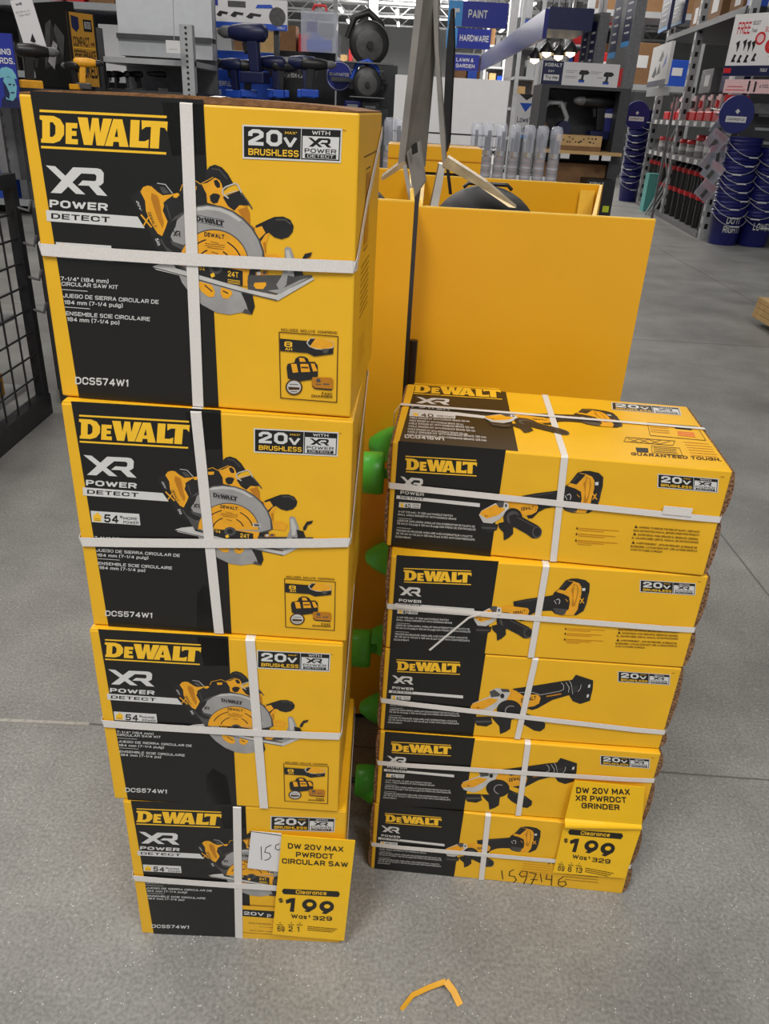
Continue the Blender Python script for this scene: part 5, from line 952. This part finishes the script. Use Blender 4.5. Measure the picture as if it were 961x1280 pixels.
# install sign
B_ = Board((640, 172), (665, 174), 117, 8, 8, .02, 'paper_white', 'install_sign', 'narrow white floor sign with a blue downward arrow left of the try-me stand', 'sign', part='sign_panel')
B_.P([(.1, 1), (.9, 1), (.5, .86)], 'saw_black'); B_.P([(.18, .80), (.82, .80), (.5, .6)], 'blue_bright'); B_.T("Lowe's", .14, .36, .86, .13, 'blue_navy', .02); B_.T('Install', .16, .14, .84, .13, 'blue_navy', .02); B_.R(.1, .0, .9, .08, 'blue_light'); B_.done(); q = MB(); q.box(B_.W*.4, B_.W*.6, .02, .05, -B_.o.z, B_.H, 'rack_grey'); q.box(0, B_.W, -.1, .15, -B_.o.z, -B_.o.z+.03, 'rack_grey'); q.build('stand', B_.root)
# ================================================================ try-me stand
YK = 6.8
pk = at(667, 190, YK); r = thing('tool_tester_stand', 'charcoal try-me stand with pegboard, shelf and header behind the yellow bins', 'display', (pk.x, YK, 0)); wk = at(776, 190, YK).x-pk.x; zk = lambda y: z_at(pk.x+wk/2, YK, y)
q = MB(); q.box(0, .06, 0, .45, 0, zk(112), 'rack_dark'); q.build('left_side', r); q = MB(); q.box(wk-.08, wk, 0, .45, 0, zk(112), 'rack_dark'); q.build('right_side', r)
q = MB(); q.box(.06, wk-.08, .40, .44, 0, zk(112), 'rack_dark'); q.build('pegboard', r); q = MB(); q.box(0, wk, 0, .45, zk(112), zk(108), 'rack_dark'); q.build('top_panel', r)
q = MB(); q.box(.02, wk-.02, -.12, .4, zk(192), zk(188), 'tan_wood'); q.build('wooden_shelf', r); q = MB(); q.box(.06, wk-.08, .05, .4, .2, .24, 'rack_grey'); q.build('lower_shelf', r)
for k, px in enumerate((700, 737, 752)): q = MB(); u_ = at(px, 196, YK-.12).x-pk.x; q.box(u_, u_+.07, -.125, -.12, zk(198), zk(192), 'paper_white'); q.build('price_tag', r)
pk_z = zk(108)
B_ = Board((675, 108), (770, 114), 79, YK, YK, .03, 'paper_white', 'try_me_header', 'white header board with two cordless drills and a blue try-me block', 'sign', part='sign_panel')
B_.R(0, 0, .27, 1, 'blue_navy'); B_.T('KOBALT', .03, .76, .25, .15, b=.05); B_.T('24V', .08, .52, .16, .1, b=.02); B_.R(.03, .16, .23, .42, 'paper_white'); B_.T('Try Me', .05, .23, .21, .14, 'print_black', .04); drill_icon(B_, .48, .15, .14); drill_icon(B_, .80, .12, .14)
for y_, x0_, x1_ in ((.62, .31, .46), (.55, .31, .42), (.38, .31, .46), (.32, .31, .44), (.62, .63, .78), (.55, .63, .74), (.38, .72, .80)): B_.R(x0_, y_, x1_, y_+.02, 'saw_grey')
B_.root.location.z = pk_z+.001; B_.done()
r2 = thing('headset_pack', 'tan ear-defender pack on the left hooks of the try-me stand', 'package', at(688, 170, YK+.2)); q = MB(); q.tube([(-.09, 0, .02), (-.11, 0, .14), (-.05, 0, .24), (.05, 0, .24), (.11, 0, .14), (.09, 0, .02)], .02, 'light_grey'); q.build('band', r2); q = MB(); q.cyl((-.09, -.05, .05), (-.09, .05, .05), .055, m='cardboard'); q.build('ear_cup', r2); q = MB(); q.cyl((.09, -.05, .06), (.09, .05, .06), .055, m='blue_navy'); q.build('ear_cup', r2); q = MB(); q.cyl((0, 0, .25), (0, .2, .27), .006, m='steel_bright'); q.build('peg_hook', r2)
tool('drill', 737, 174, YK+.15, 1.4, PI+.2, 'dark cordless drill hanging on the try-me stand', body='saw_black', trim='blue_navy')
r2 = thing('blue_tool_pack', 'blue tool pack hanging right of the drill on the try-me stand', 'package', at(756, 170, YK+.15)); q = MB(); q.box(-.07, .07, 0, .08, 0, .2, 'blue_deep'); q.build('pack_body', r2, bevel=.02); q = MB(); q.box(-.03, .03, -.004, 0, .13, .16, 'paper_white'); q.build('pack_label', r2); q = MB(); q.cyl((0, .06, .2), (0, .24, .22), .006, m='steel_bright'); q.build('peg_hook', r2)
for k, (px, py) in enumerate(((687, 128), (703, 131), (745, 135), (762, 137))): p = at(px, py, YK+.30); o = tag(MB().box(-.03, .03, 0, .004, -.02, .02, 'paper_white').build('price_tag', loc=p), '%s small white price tag from the left on the try-me pegboard' % ORD[k], 'tag', 'price tags on the try-me pegboard'); q = MB(); q.cyl((0, .004, 0), (0, .10, 0), .003, m='steel_bright'); q.build('peg_hook', o)
B_ = Board((695, 187), (750, 189), 168, YK-.05, YK-.05, .22, 'tan_wood', 'timber_block', 'pale timber block with screw holes on the wooden shelf of the try-me stand', 'wood', part='block'); rnd = random.Random(4)
B_.R(0, 0, 1, .3, 'cardboard'); [B_.C(.08+.84*rnd.random(), .5+.38*rnd.random(), .006, 'saw_black') for _ in range(18)]; B_.root.location.z = zk(188)+.001; B_.done()
B_ = Board((727, 268), (762, 270), 224, YK-.2, YK-.2, .35, 'saw_black', 'tool_carton', 'black tool carton with a small lime square below the try-me stand', 'box', part='carton_body'); B_.T('KOBALT', .1, .85, .6, .08, b=.04); B_.R(.7, .1, .92, .28, 'lime'); B_.R(.1, .3, .5, .32, 'saw_grey'); B_.R(.1, .1, .4, .25, 'blue_navy'); B_.done(); q = MB(); q.box(0, B_.W, .02, .33, -B_.o.z, -.001, 'rack_dark'); q.build('pedestal', B_.root)
tag(MB().box(0, .5, 0, .3, 0, zk(205)-.24, 'cardboard').build('brown_carton', loc=(pk.x+.1, YK+.06, .241)), 'brown carton in the dark lower bay of the try-me stand', 'box')
# ================================================================ blue aisle header box and shelf-end panels
B_ = Board((684, 36), (740, 34), 8, 11, 11, 1.2, 'blue_navy', 'aisle_header', 'dark blue box header hanging over lamps at the top right of centre', 'sign', part='header_box'); B_.done()
q = MB(); q.box(-.05, 0, 0, 9, -.1, B_.H*.9, 'blue_deep'); q.build('side_wing', B_.root); q = MB(); q.cyl((.2, .6, B_.H), (.2, .6, 6.5-B_.o.z), .015, n=6, m='light_grey'); q.cyl((B_.W-.2, .6, B_.H), (B_.W-.2, .6, 6.5-B_.o.z), .015, n=6, m='light_grey'); q.build('hanging_rods', B_.root)
for i, (px, py) in enumerate(((668, 74), (683, 66), (698, 70), (713, 66))):
    p = at(px, py, 13); o = thing('pendant_lamp', '%s warm glowing pendant lamp from the left under the dark blue header' % ORD[i], 'lamp', p, 0, 'pendant lamps under the header'); q = MB(); q.lathe([(.02, .14), (.10, .04), (.11, 0)], 'saw_black', 16, close=False); q.build('shade', o); q = MB(); q.lathe([(.005, -.06), (.06, -.03), (.07, .02), (.02, .06)], 'lamp_warm', 14); q.build('bulb', o); q = MB(); q.cyl((0, 0, .14), (0, 0, 6.5-p.z), .006, n=6, m='saw_black'); q.build('cord', o)
def pillar(bl, br, yt, YL, YR, label, signs, base=True):
    B = Board(bl, br, yt, YL, YR, .12, 'rack_grey', 'aisle_end_panel', label, 'panel', part='panel')
    for (x0, y0, x1, y1, m_) in signs:
        B.R(x0, y0, x1, y1, m_)
        if m_ in ('blue_navy', 'blue_sign'):
            for k in range(5): B.R(x0+(x1-x0)*.2, y0+(y1-y0)*(.25+k*.14), x0+(x1-x0)*(.8-.1*(k % 2)), y0+(y1-y0)*(.25+k*.14)+(y1-y0)*.035, 'saw_light')
            B.R(x0, y0, x1, y0+(y1-y0)*.1, 'blue_light')
    B.done(); q = MB(); q.box(.02, B.W-.02, .01, .11, -B.o.z, -.001, 'rack_dark'); q.build('support', B.root); return B
pillar((717, 118), (736, 120), 20, 11.5, 11.0, 'narrow grey aisle end panel with slim blue signs right of the blue header', [(.1, .25, .4, .9, 'blue_navy'), (.55, .1, .9, .9, 'blue_navy')])
B_ = Board((738, 68), (750, 69), 45, 12, 12, .05, 'blue_navy', 'arrow_sign', 'small dark blue sign with a light blue arrow', 'sign', part='sign_panel'); B_.P([(.2, .8), (.6, .8), (.95, .5), (.6, .2), (.2, .2), (.5, .5)], 'blue_light'); B_.done(); q = MB(); q.cyl((B_.W/2, .02, B_.H), (B_.W/2, .02, 6.5-B_.o.z), .015, n=6, m='light_grey'); q.build('hanging_rods', B_.root)
B_ = Board((744, 40), (754, 40), -4, 14, 14, .05, 'paper_white', 'bulb_sign', 'narrow white vertical sign for light bulbs', 'sign', part='sign_panel'); B_.R(.35, .1, .6, .8, 'saw_grey'); B_.done(); q = MB(); q.cyl((B_.W/2, .02, B_.H), (B_.W/2, .02, 6.5-B_.o.z), .015, n=6, m='light_grey'); q.build('hanging_rods', B_.root)
pillar((752, 112), (777, 114), 0, 11.0, 10.2, 'grey aisle end panel with two tall blue signs and a red patch', [(.05, .35, .4, 1, 'blue_navy'), (.6, .45, .95, 1, 'blue_navy'), (.4, .02, .9, .22, 'red_sign')])
# ================================================================ right hand rack
Bn = on_floor(872, 298); An = on_floor(795, 255); dv = An-Bn; LR = dv.length; yawR = math.atan2(dv.y, dv.x)
# local x runs along the aisle away from the camera; the bay lies to the right (-local y)
r = thing('storage_rack', 'long grey steel rack with red packs and black tubes on the right', 'rack', Bn, yawR); zr_ = lambda y, px=880: z_at(Bn.x, Bn.y, y)
def post(x_, m='light_grey', w=.10):
    q = MB(); q.box(x_-w/2, x_+w/2, -.1, 0, 0, 5.2, m)
    for k in range(36): q.box(x_-.02, x_+.02, .0, .002, .12+k*.14, .18+k*.14, 'saw_black')
    for k in range(36): q.box(x_-w/2-.002, x_-w/2, -.07, -.03, .12+k*.14, .18+k*.14, 'saw_black')
    q.build('upright', r)
for x_ in (0, LR*.55, LR): post(x_)
z1, z2 = zr_(152), zr_(203)
for z_, nm in ((z1, 'shelf'), (z2, 'shelf'), (.06, 'shelf'), (z1+1.15, 'shelf'), (z1+2.3, 'shelf')):
    q = MB(); q.box(.05, LR-.05, -1.0, .02, z_-.07, z_, 'rack_grey' if z_ < z1+1 else 'rack_dark'); q.build(nm, r)
for k in range(9):
    for z_ in (z1, z2): q = MB(); q.box(.3+k*LR/10, .3+k*LR/10+.16, .0195, .024, z_-.065, z_-.01, 'paper_white'); q.build('price_tag', r)
q = MB(); q.box(0, LR, -1.04, -1.0, 0, 5.2, 'rack_dark'); q.build('rear_panel', r)
RM = Matrix.Translation(Bn) @ Matrix.Rotation(yawR, 4, 'Z')
def onrack(x_, y_, z_): return RM @ Vector((x_, y_, z_))
for k in range(9):
    o = thing('blister_pack', 'red and white blister pack on the upper rack shelf, %s from the near end' % ORD[k], 'package', onrack(.28+k*LR*.098, -.08, z1+.001), yawR, 'blister packs on the upper rack shelf')
    q = MB(); q.box(-.16, .16, -.16, 0, 0, .11, 'red_sign'); q.build('tray', o, bevel=.01); q = MB(); q.box(-.14, -.02, -.10, -.08, .11, .31, 'pink'); q.box(.02, .14, -.12, -.10, .11, .29, 'pink'); q.build('card', o); q = MB(); q.box(-.12, -.04, -.08, -.05, .16, .24, 'saw_dark' if k % 2 else 'red_sign'); q.box(.04, .12, -.10, -.07, .15, .25, 'saw_dark'); q.build('tool_piece', o)
for k in range(8):
    o = thing('bit_jar', 'clear jar with a red lid on the middle rack shelf, %s from the near end' % ORD[k], 'jar', onrack(.3+k*LR*.108, -.12, z2+.001), yawR, 'red lidded jars on the middle rack shelf')
    h_ = .26 if k in (1, 2) else .19; q = MB(); q.lathe([(.075, 0), (.08, .01), (.08, h_*.75), (.07, h_*.8)], 'saw_grey', 18); q.build('jar_body', o); q = MB(); q.lathe([(.085, h_*.78), (.085, h_), (.07, h_+.01)], 'red_sign', 18); q.build('lid', o); q = MB(); q.lathe([(.0815, h_*.3), (.0815, h_*.55)], 'paper_white', 18, close=False); q.build('jar_label', o)
for k in range(12):
    o = thing('storage_tube', 'long black tube with red collars under the rack shelves, %s from the near end' % ORD[k], 'tube', onrack(.26+k*LR*.078, -.10, .0605), yawR, 'black tubes under the rack shelves')
    ht = z2-.2; q = MB(); q.lathe([(.06, 0), (.06, ht), (.045, ht+.03), (.02, ht+.07)], 'saw_black', 16); q.build('tube_body', o); q = MB(); q.lathe([(.075, ht*.50), (.075, ht*.58)], 'red_sign', 16); q.build('collar', o); q = MB(); q.lathe([(.075, ht*.90), (.075, ht*.98)], 'red_sign', 16); q.build('collar', o)
for k, (x_, z_, w_, h_, m_, l) in enumerate(((.8, z1+1.15, .5, .35, 'blue_bright', 'blue and white carton on the high rack shelf behind the posts'), (1.5, z1+1.15, .6, .5, 'cardboard', 'brown carton beside the blue one on the high rack shelf'), (2.6, z1+1.15, .8, .6, 'cardboard', 'wide brown carton deeper along the high rack shelf'), (3.6, z1+1.15, .5, .45, 'cardboard', 'brown carton at the far end of the high rack shelf'), (1.0, z1+.34, .9, .3, 'blue_navy', 'dark blue display box hung above the red packs'), (2.2, z1+.34, .6, .3, 'rack_grey', 'grey pack hung above the red packs'), (3.0, z1+2.3, .9, .6, 'cardboard', 'brown carton on the topmost rack shelf'))):
    o = thing('stock_carton', l, 'box', onrack(x_, -.35, z_+.001), yawR); q = MB(); q.box(-w_/2, w_/2, -.5, .1, 0, h_, m_); q.build('carton_body', o, bevel=.01); q = MB(); q.box(-w_*.3, w_*.1, .1, .103, h_*.3, h_*.75, 'paper_white'); q.build('carton_label', o)
# hanging blister cascade at the rack's near corner
for k, (px, py, yw) in enumerate(((895, 162, .4), (888, 178, -.3), (896, 196, .5), (882, 205, .2), (884, 216, -.3), (876, 240, .3))):
    p = at(px, py+6, 9.85); o = thing('hanging_blister_pack', '%s red and clear blister pack from the top of the hanging strip' % ORD[k], 'package', p, yw*.6, 'blister packs on the hanging strip')
    o.rotation_euler = (.1, .55 if k != 2 else -.2, yw*.6); q = MB(); q.box(-.10, .10, 0, .012, -.02, .18, 'clear_plastic'); q.build('blister', o); q = MB(); q.box(-.095, .095, .012, .016, .11, .175, 'red_sign'); q.box(-.095, .095, .012, .016, -.015, .10, 'red_dull' if k % 2 else 'rack_dark'); q.build('backing_card', o); q = MB(); q.box(-.02, .02, -.01, 0, .0, .09, 'saw_dark'); q.build('tool_piece', o)
p0_ = at(902, 138, 9.88); p1_ = at(876, 244, 9.88); q = MB(); q.tube([(0, 0, 0), tuple(p1_-p0_)], .008, 'red_sign', 6); q.tube([(0, 0, 0), (-.0, .35, .02)], .008, 'steel_bright', 6); tag(q.build('clip_strip', loc=p0_), 'thin clip strip holding the hanging blister packs at the rack corner', 'hanger')
# ---- endcap with offer sign
pe = at(905, 130, 10.25)
B_ = Board((908, 240), (1040, 246), 0, 10.12, 10.0, .1, 'rack_dark', 'endcap_panel', 'charcoal end panel carrying the large free-offer sign at the right edge', 'panel', part='panel'); B_.done(); q = MB(); q.box(0, B_.W, 0, .1, -B_.o.z, -.001, 'rack_dark'); q.build('lower_panel', B_.root)
q = MB(); q.box(.05, B_.W, -.3, 0, z_at(pe.x, 10.2, 128)-B_.o.z-.1, z_at(pe.x, 10.2, 128)-B_.o.z, 'rack_grey'); q.build('ledge', B_.root)
for k in range(5): q = MB(); q.box(.15, B_.W, -.02, 0, .25+k*.14, .28+k*.14, 'light_grey'); q.build('rail', B_.root)
B_ = Board((903, 95), (1000, 90), 18, 9.95, 9.2, .03, 'paper_white', 'offer_sign', 'large white and navy free-offer sign with tool pictures at the top right', 'sign', part='sign_panel')
B_.R(0, 0, 1, .17, 'blue_navy'); B_.R(.0, .05, .1, .13, 'red_sign'); B_.T('FREE', .07, .68, .24, .19, 'red_sign', .02); B_.T('SELECT', .26, .82, .36, .06, 'saw_dark', .02); B_.T('Tool', .26, .70, .33, .06, 'saw_dark', .02); B_.C(.40, .6, .06, 'red_sign'); B_.C(.40, .6, .04, 'pink'); B_.C(.56, .48, .07, 'red_sign'); B_.T('99', .535, .44, .59, .08, 'paper_white')
B_.T('TOOLS', .49, .07, .58, .05, 'paper_white'); B_.T('BUY', .44, .7, .52, .08, 'red_sign', .01)
for x_, y_ in ((.12, .44), (.21, .46), (.27, .44), (.33, .44)): B_.P([(x_-.03, y_+.1), (x_+.02, y_+.14), (x_+.02, y_+.04), (x_, y_-.06), (x_-.01, y_+.04)], 'saw_black')
for x_, y_ in ((.1, .26), (.18, .25), (.27, .25), (.37, .27)): B_.P([(x_-.03, y_-.03), (x_, y_+.1), (x_+.03, y_+.08), (x_+.01, y_+.02), (x_+.03, y_-.03)], 'saw_black')
B_.P([(.56, .3), (.7, .35), (.7, .5), (.6, .45)], 'saw_black'); B_.done()
B_ = Board((903, 116), (985, 112), 99, 9.9, 9.3, .03, 'pink', 'offer_strip', 'pink and white strip sign directly under the free-offer sign', 'sign', part='sign_panel'); B_.R(.03, .2, .35, .25, 'red_sign'); B_.R(.06, .45, .3, .5, 'red_sign'); B_.R(.38, .15, .41, .9, 'saw_black'); B_.R(.48, .1, .51, .85, 'saw_black'); B_.T('4 TOOL KIT', .56, .4, .78, .25, 'saw_dark', .02); B_.done()
B_ = Board((906, 127), (936, 127), 118, 9.8, 9.8, .05, 'red_sign', 'red_card', 'small red card above the round lid sign on the right', 'card', part='card'); B_.done()
# board with pictures over the aisle side
B_ = Board((808, 109), (830, 107), 60, 12.2, 11.0, .04, 'paper_white', 'picture_sign', 'white tool-picture sign with a navy foot hung on the side of the rack', 'sign', part='sign_panel'); B_.R(0, 0, 1, .13, 'blue_navy'); B_.P([(.2, .25), (.35, .5), (.45, .3), (.35, .2)], 'saw_black'); B_.P([(.45, .25), (.55, .55), (.65, .3)], 'saw_dark'); B_.P([(.45, .6), (.6, .85), (.7, .7), (.6, .58)], 'saw_dark'); B_.P([(.72, .4), (.85, .75), (.88, .5)], 'blue_bright'); B_.done()
B_ = Board((807, 121), (833, 119), 111, 12.1, 10.95, .03, 'light_grey', 'strip_sign', 'pale grey strip under the tool-picture sign', 'sign', part='sign_panel'); B_.done(); q = MB(); q.box(.02, .05, .03, .4, .02, .05, 'rack_grey'); q.box(.02, .05, .37, .4, -B_.o.z, .05, 'rack_grey'); q.build('bracket', B_.root)
for bl, br, yt, l in (((822, 42), (833, 39), 0, 'left'), ((836, 35), (851, 31), 0, 'right')):
    B_ = Board(bl, br, yt, 12.0, 11.4, .04, 'blue_navy', 'upper_blue_sign', 'blue text sign hung high over the rack, %s of two' % l, 'sign', part='sign_panel')
    for k in range(4): B_.R(.2, .3+k*.16, .75, .34+k*.16, 'saw_light')
    B_.R(0, 0, 1, .1, 'blue_light'); B_.done()
# ---- far rack behind, with cartons
r = thing('far_rack', 'far grey rack stacked with brown cartons above the far buckets', 'rack', (4.2, 17.5, 0)); rx = at(815, 60, 17.5).x-4.2
for x_ in (-.9, 1.3): q = MB(); q.box(x_, x_+.12, 0, .12, 0, 6, 'light_grey'); q.build('upright', r)
for z_ in (1.9, 3.1, 4.3): q = MB(); q.box(-.9, 1.4, 0, 1.2, z_-.1, z_, 'light_grey'); q.build('beam', r)
k = 0
for z_, hs in ((1.9, (.5, .7, .45)), (3.1, (.6, .8, .7)), (4.3, (.6, .5, .7))):
    for j, h_ in enumerate(hs): o = thing('stock_carton', 'brown stock carton on the far rack, level %s, %s from the left' % (ORD[k], ORD[j]), 'box', (4.2-.7+j*.7, 17.55, z_+.001), 0, 'cartons on the far rack'); q = MB(); q.box(0, .6, 0, .6, 0, h_, ('red_sign', 'cardboard', 'blue_bright')[j] if k == 0 else 'cardboard'); q.build('carton_body', o, bevel=.01); q = MB(); q.box(.2, .4, -.004, 0, h_*.4, h_*.7, 'paper_white'); q.build('carton_label', o)
    k += 1
# ---- buckets
def bucket_proto(rb, H_, p, label, text=None):
    o = thing('bucket', label, 'bucket', p, 0, 'stacked blue buckets'); rt_ = rb*1.2; b = MB()
    b.lathe([(rb*.96, 0), (rb, .01), (rb+(rt_-rb)*.80, H_*.80), (rt_*1.05, H_*.80), (rt_*1.05, H_*.82), (rb+(rt_-rb)*.88, H_*.82), (rb+(rt_-rb)*.9, H_*.88), (rt_*1.05, H_*.88), (rt_*1.05, H_*.90), (rt_, H_*.90), (rt_, H_*.98), (rt_*1.06, H_*.98), (rt_*1.06, H_), (rt_*.97, H_), (rb*.93, .02)], 'blue_deep', 32, close=False); b.face([(rb*.93*math.cos(2*PI*k/32), rb*.93*math.sin(2*PI*k/32), .02) for k in range(32)], 'blue_deep'); b.build('pail', o)
    b = MB(); b.tube([(math.cos(PI*k/14)*rt_*1.1, -math.sin(PI*k/14)*rt_*1.12, H_*.88-math.sin(PI*k/14)*H_*.36) for k in range(15)], .004, 'light_grey', 6); wh = b.build('wire_handle', o)
    b = MB(); b.tube([(-.05, -rt_*1.13, H_*.52), (.05, -rt_*1.13, H_*.52)], .009, 'white_paint', 8); b.build('grip', wh); return o
def bucket_text(o, lines, rb, H_):
    b = MB()
    for t, z_, h_, w_ in lines:
        v, f = text_mesh(t, .03); P_ = []
        for x, y in v:
            zz_ = z_+y*h_; rr = (rb+(rb*.2)*zz_/H_)+.004; th = (x-.5)*w_/rr; P_.append((rr*math.sin(th), -rr*math.cos(th), zz_))
        b.idx(P_, f, 'print_white')
    b.build('lettering', o)
def bstack(p, n, rb, H_, step, where, text):
    p = Vector((p.x, p.y, 0)); b0 = None
    for k in range(n):
        lab = 'dark blue bucket, %s from the bottom of the stack %s' % (ORD[k], where)
        if b0 is None: b0 = bucket_proto(rb, H_, p, lab); o = b0; clean = copy_tree(b0)
        else:
            o = copy_tree(clean) if k < n-1 else clean; o['label'] = lab
        o.location = p+Vector(((rnd.random()-.5)*.012, (rnd.random()-.5)*.012, k*step)); o.rotation_euler = (0, 0, (rnd.random()-.5)*1.2 if k else .1)
    if text: bucket_text(b0, text, rb, H_)
F1 = on_floor(897, 303); F1.y -= .1; F2 = on_floor(936, 306); F2.y -= .05; F3 = on_floor(785, 252); F3.y += .1
bstack(F1, 9, .16, .42, .092, 'with do it right lettering', (('DO IT', .245, .075, .17), ('RIGHT!', .145, .075, .2)))
bstack(F2, 8, .16, .42, .092, 'at the very right edge', (("LOWE'S", .19, .08, .22),))
bstack(F3, 11, .15, .38, .105, 'beyond the try-me stand', None)
for px, py, Y_, R_, l in ((921, 143, 9.35, .18, 'round dark blue lid with a white label above the near bucket stacks'), (796, 144, 14.1, .2, 'round dark blue lid with a white label above the far bucket stack')):
    p = at(px, py, Y_); o = thing('lid_sign', l, 'sign', p); q = MB(); q.lathe([(R_, .03), (R_*1.02, .02), (R_*1.02, .01), (R_, 0)], 'blue_deep', 36, axis='y'); q.build('lid', o)
    a = Art(None, lambda u, v, o_: (u, -.001-o_*3, v)); f_ = lambda x, y: (x*R_, y*R_); a.rect(f_, -.6, -.42, .6, -.1, 'paper_white'); a.utext(f_, 'LEAKPROOF LID', -.5, -.32, .5, .12, 'print_black', .02); a.poly([f_(0, .02), f_(.14, .16), f_(0, .3), f_(-.14, .16)], 'paper_white'); a.build('lid_label', o); q = MB(); q.cyl((0, .03, 0), (0, .60, 0), .012, m='rack_grey'); q.build('mounting_arm', o)
p = on_floor(806, 262); tag(MB().box(-.12, .12, 0, .2, 0, .55, 'teal').build('teal_carton', loc=(p.x, p.y-.3, 0)), 'teal carton on the floor at the far foot of the rack', 'box')
# timber stack at the right edge
r = thing('timber_stack', 'corner of pale stacked timber at the right edge', 'wood', (at(961, 408, 5.4).x, 5.2, at(961, 408, 5.4).z))
for k in range(4): q = MB(); q.box(.0+k*.004, 1.2, 0, .5, k*.035, k*.035+.031, 'tan_wood'); q.build('plank', r)
q = MB(); q.box(.12, 1.1, .08, .42, -r.location.z, 0, 'rack_dark'); q.build('cart_base', r)
# white cables near far upright
q = MB(); 
for k in range(3): q.tube([(k*.05, 0, 1.3), (k*.05-.12, .02, .9), (k*.05-.02, 0, .55), (k*.05-.2, 0, .1), (k*.04-.24, 0, .0)], .012, 'light_grey', 6)
p = on_floor(812, 264); tag(q.build('hanging_cables', loc=(p.x, p.y-.6, 0)), 'pale cables hanging at the far end of the rack', 'cable')
# ================================================================ store shell
q = MB(); q.face([(-30, -4, 7.2), (-30, 75, 7.2), (30, 75, 7.2), (30, -4, 7.2)], 'rack_grey'); ce = tag(q.build('ceiling'), kind='structure')
tr = MB()
for k in range(9):
    y_ = 16+k*6
    tr.box(-28, 28, y_, y_+.1, 7.0, 7.12, 'white_paint'); tr.box(-28, 28, y_, y_+.1, 6.3, 6.4, 'white_paint')
    for j in range(36): x_ = -28+j*1.6; tr.prism([(x_, y_+.03, 6.38), (x_+.06, y_+.03, 6.38), (x_+.86, y_+.03, 7.02), (x_+.8, y_+.03, 7.02)], (0, .04, 0), 'white_paint'); tr.prism([(x_+1.54, y_+.03, 6.38), (x_+1.6, y_+.03, 6.38), (x_+.86, y_+.03, 7.02), (x_+.8, y_+.03, 7.02)], (0, .04, 0), 'white_paint')
    o = tr.build('roof_truss', ce); tr = MB()
for x_ in (-6, -2.5, 1.5, 5.5): q = MB(); q.box(x_, x_+.1, 12, 74, 6.85, 6.97, 'white_paint'); q.build('purlin', ce)
lamp0 = None
for j, x_ in enumerate((-4.2, -.9, 2.6, 6)):
    for k in range(7):
        y_ = 19+k*7
        if lamp0 is None: lamp0 = thing('ceiling_lamp', 'long bright white strip lamp hanging under the store ceiling', 'lamp', (x_, y_, 6.15), 0, 'strip lamps under the store ceiling'); q = MB(); q.box(-.09, .09, -1.2, 1.2, .05, .12, 'white_paint'); q.build('housing', lamp0); q = MB(); q.box(-.07, .07, -1.15, 1.15, 0, .049, 'lamp_glow'); q.build('tube', lamp0); q = MB(); q.cyl((0, 0, .12), (0, 0, 1.04), .01, n=6, m='light_grey'); q.build('hanger', lamp0)
        else: o = copy_tree(lamp0); o.location = (x_, y_, 6.15)
for k, (px, Y_) in enumerate(((632, 26), (645, 21), (463, 30))):
    x_ = at(px, 120, Y_).x; tag(MB().box(-.14, .14, -.14, .14, 0, 7.2, 'white_paint').build('trim_%d' % (6+k), loc=(x_, Y_, 0)), kind='structure')
q = MB(); q.box(-30, 30, 75, 75.2, 0, 7.2, 'light_grey'); tag(q.build('wall_rear'), kind='structure')
q = MB(); q.box(-30.2, -30, -4, 75, 0, 7.2, 'light_grey'); tag(q.build('wall_left'), kind='structure')
q = MB(); q.box(30, 30.2, -4, 75, 0, 7.2, 'light_grey'); tag(q.build('wall_right'), kind='structure')
# distant stocked aisles in the middle
for k, (px0, px1, Y_, h_, m_, l) in enumerate(((560, 600, 24, 2.6, 'cardboard', 'distant aisle shelving below the lawn and garden sign'), (600, 640, 30, 3.6, 'rack_grey', 'distant grey aisle shelving right of the hanging signs'), (640, 668, 20, 3.2, 'rack_grey', 'aisle shelving with cartons left of the try-me header'), (668, 700, 24, 3.0, 'cardboard', 'aisle shelving behind the pendant lamps'), (700, 745, 28, 4.2, 'rack_dark', 'tall dark aisle shelving under the blue header'), (420, 470, 34, 3.0, 'rack_grey', 'distant pale shelving left of the metal uprights'), (735, 790, 22, 4.2, 'rack_dark', 'tall dark shelving left of the far rack'), (232, 420, 16, 2.4, 'rack_grey', 'far grey shelving beyond the blue tool gondola'), (-80, 232, 9, 3.8, 'rack_dark', 'tall dark shelving beyond the grey bay at the left'))):
    xa, xb = at(px0, 130, Y_).x, at(px1, 130, Y_).x; o = thing('aisle_shelving', l, 'shelving', (xa, Y_, 0)); w_ = xb-xa
    for z_ in np.arange(.1, h_, .62): q = MB(); q.box(0, w_, 0, .8, float(z_), float(z_)+.06, 'light_grey'); q.build('shelf', o)
    for x_ in (0, w_-.08): q = MB(); q.box(x_, x_+.08, -.02, .06, 0, h_+.5, 'light_grey' if m_ != 'rack_dark' else 'rack_grey'); q.build('upright', o)
    q = MB(); q.box(0, w_, .78, .82, 0, h_, m_); q.build('rear_panel', o)
    q = MB(); q.mb = 0
    for z_ in np.arange(.1, h_-.3, .62):
        x_ = .05
        while x_ < w_-.25:
            ww = .12+.25*rnd.random(); hh = .2+.3*rnd.random(); q.box(x_, x_+ww, .08, .5, float(z_)+.061, float(z_)+.06+hh, rnd.choice(['cardboard', 'paper_white', 'cardboard', 'blue_bright', 'red_sign', 'saw_dark', 'tan_wood', 'light_grey', 'rack_grey'])); x_ += ww+.05
    tag(q.build('mixed_stock', o), kind='stuff')
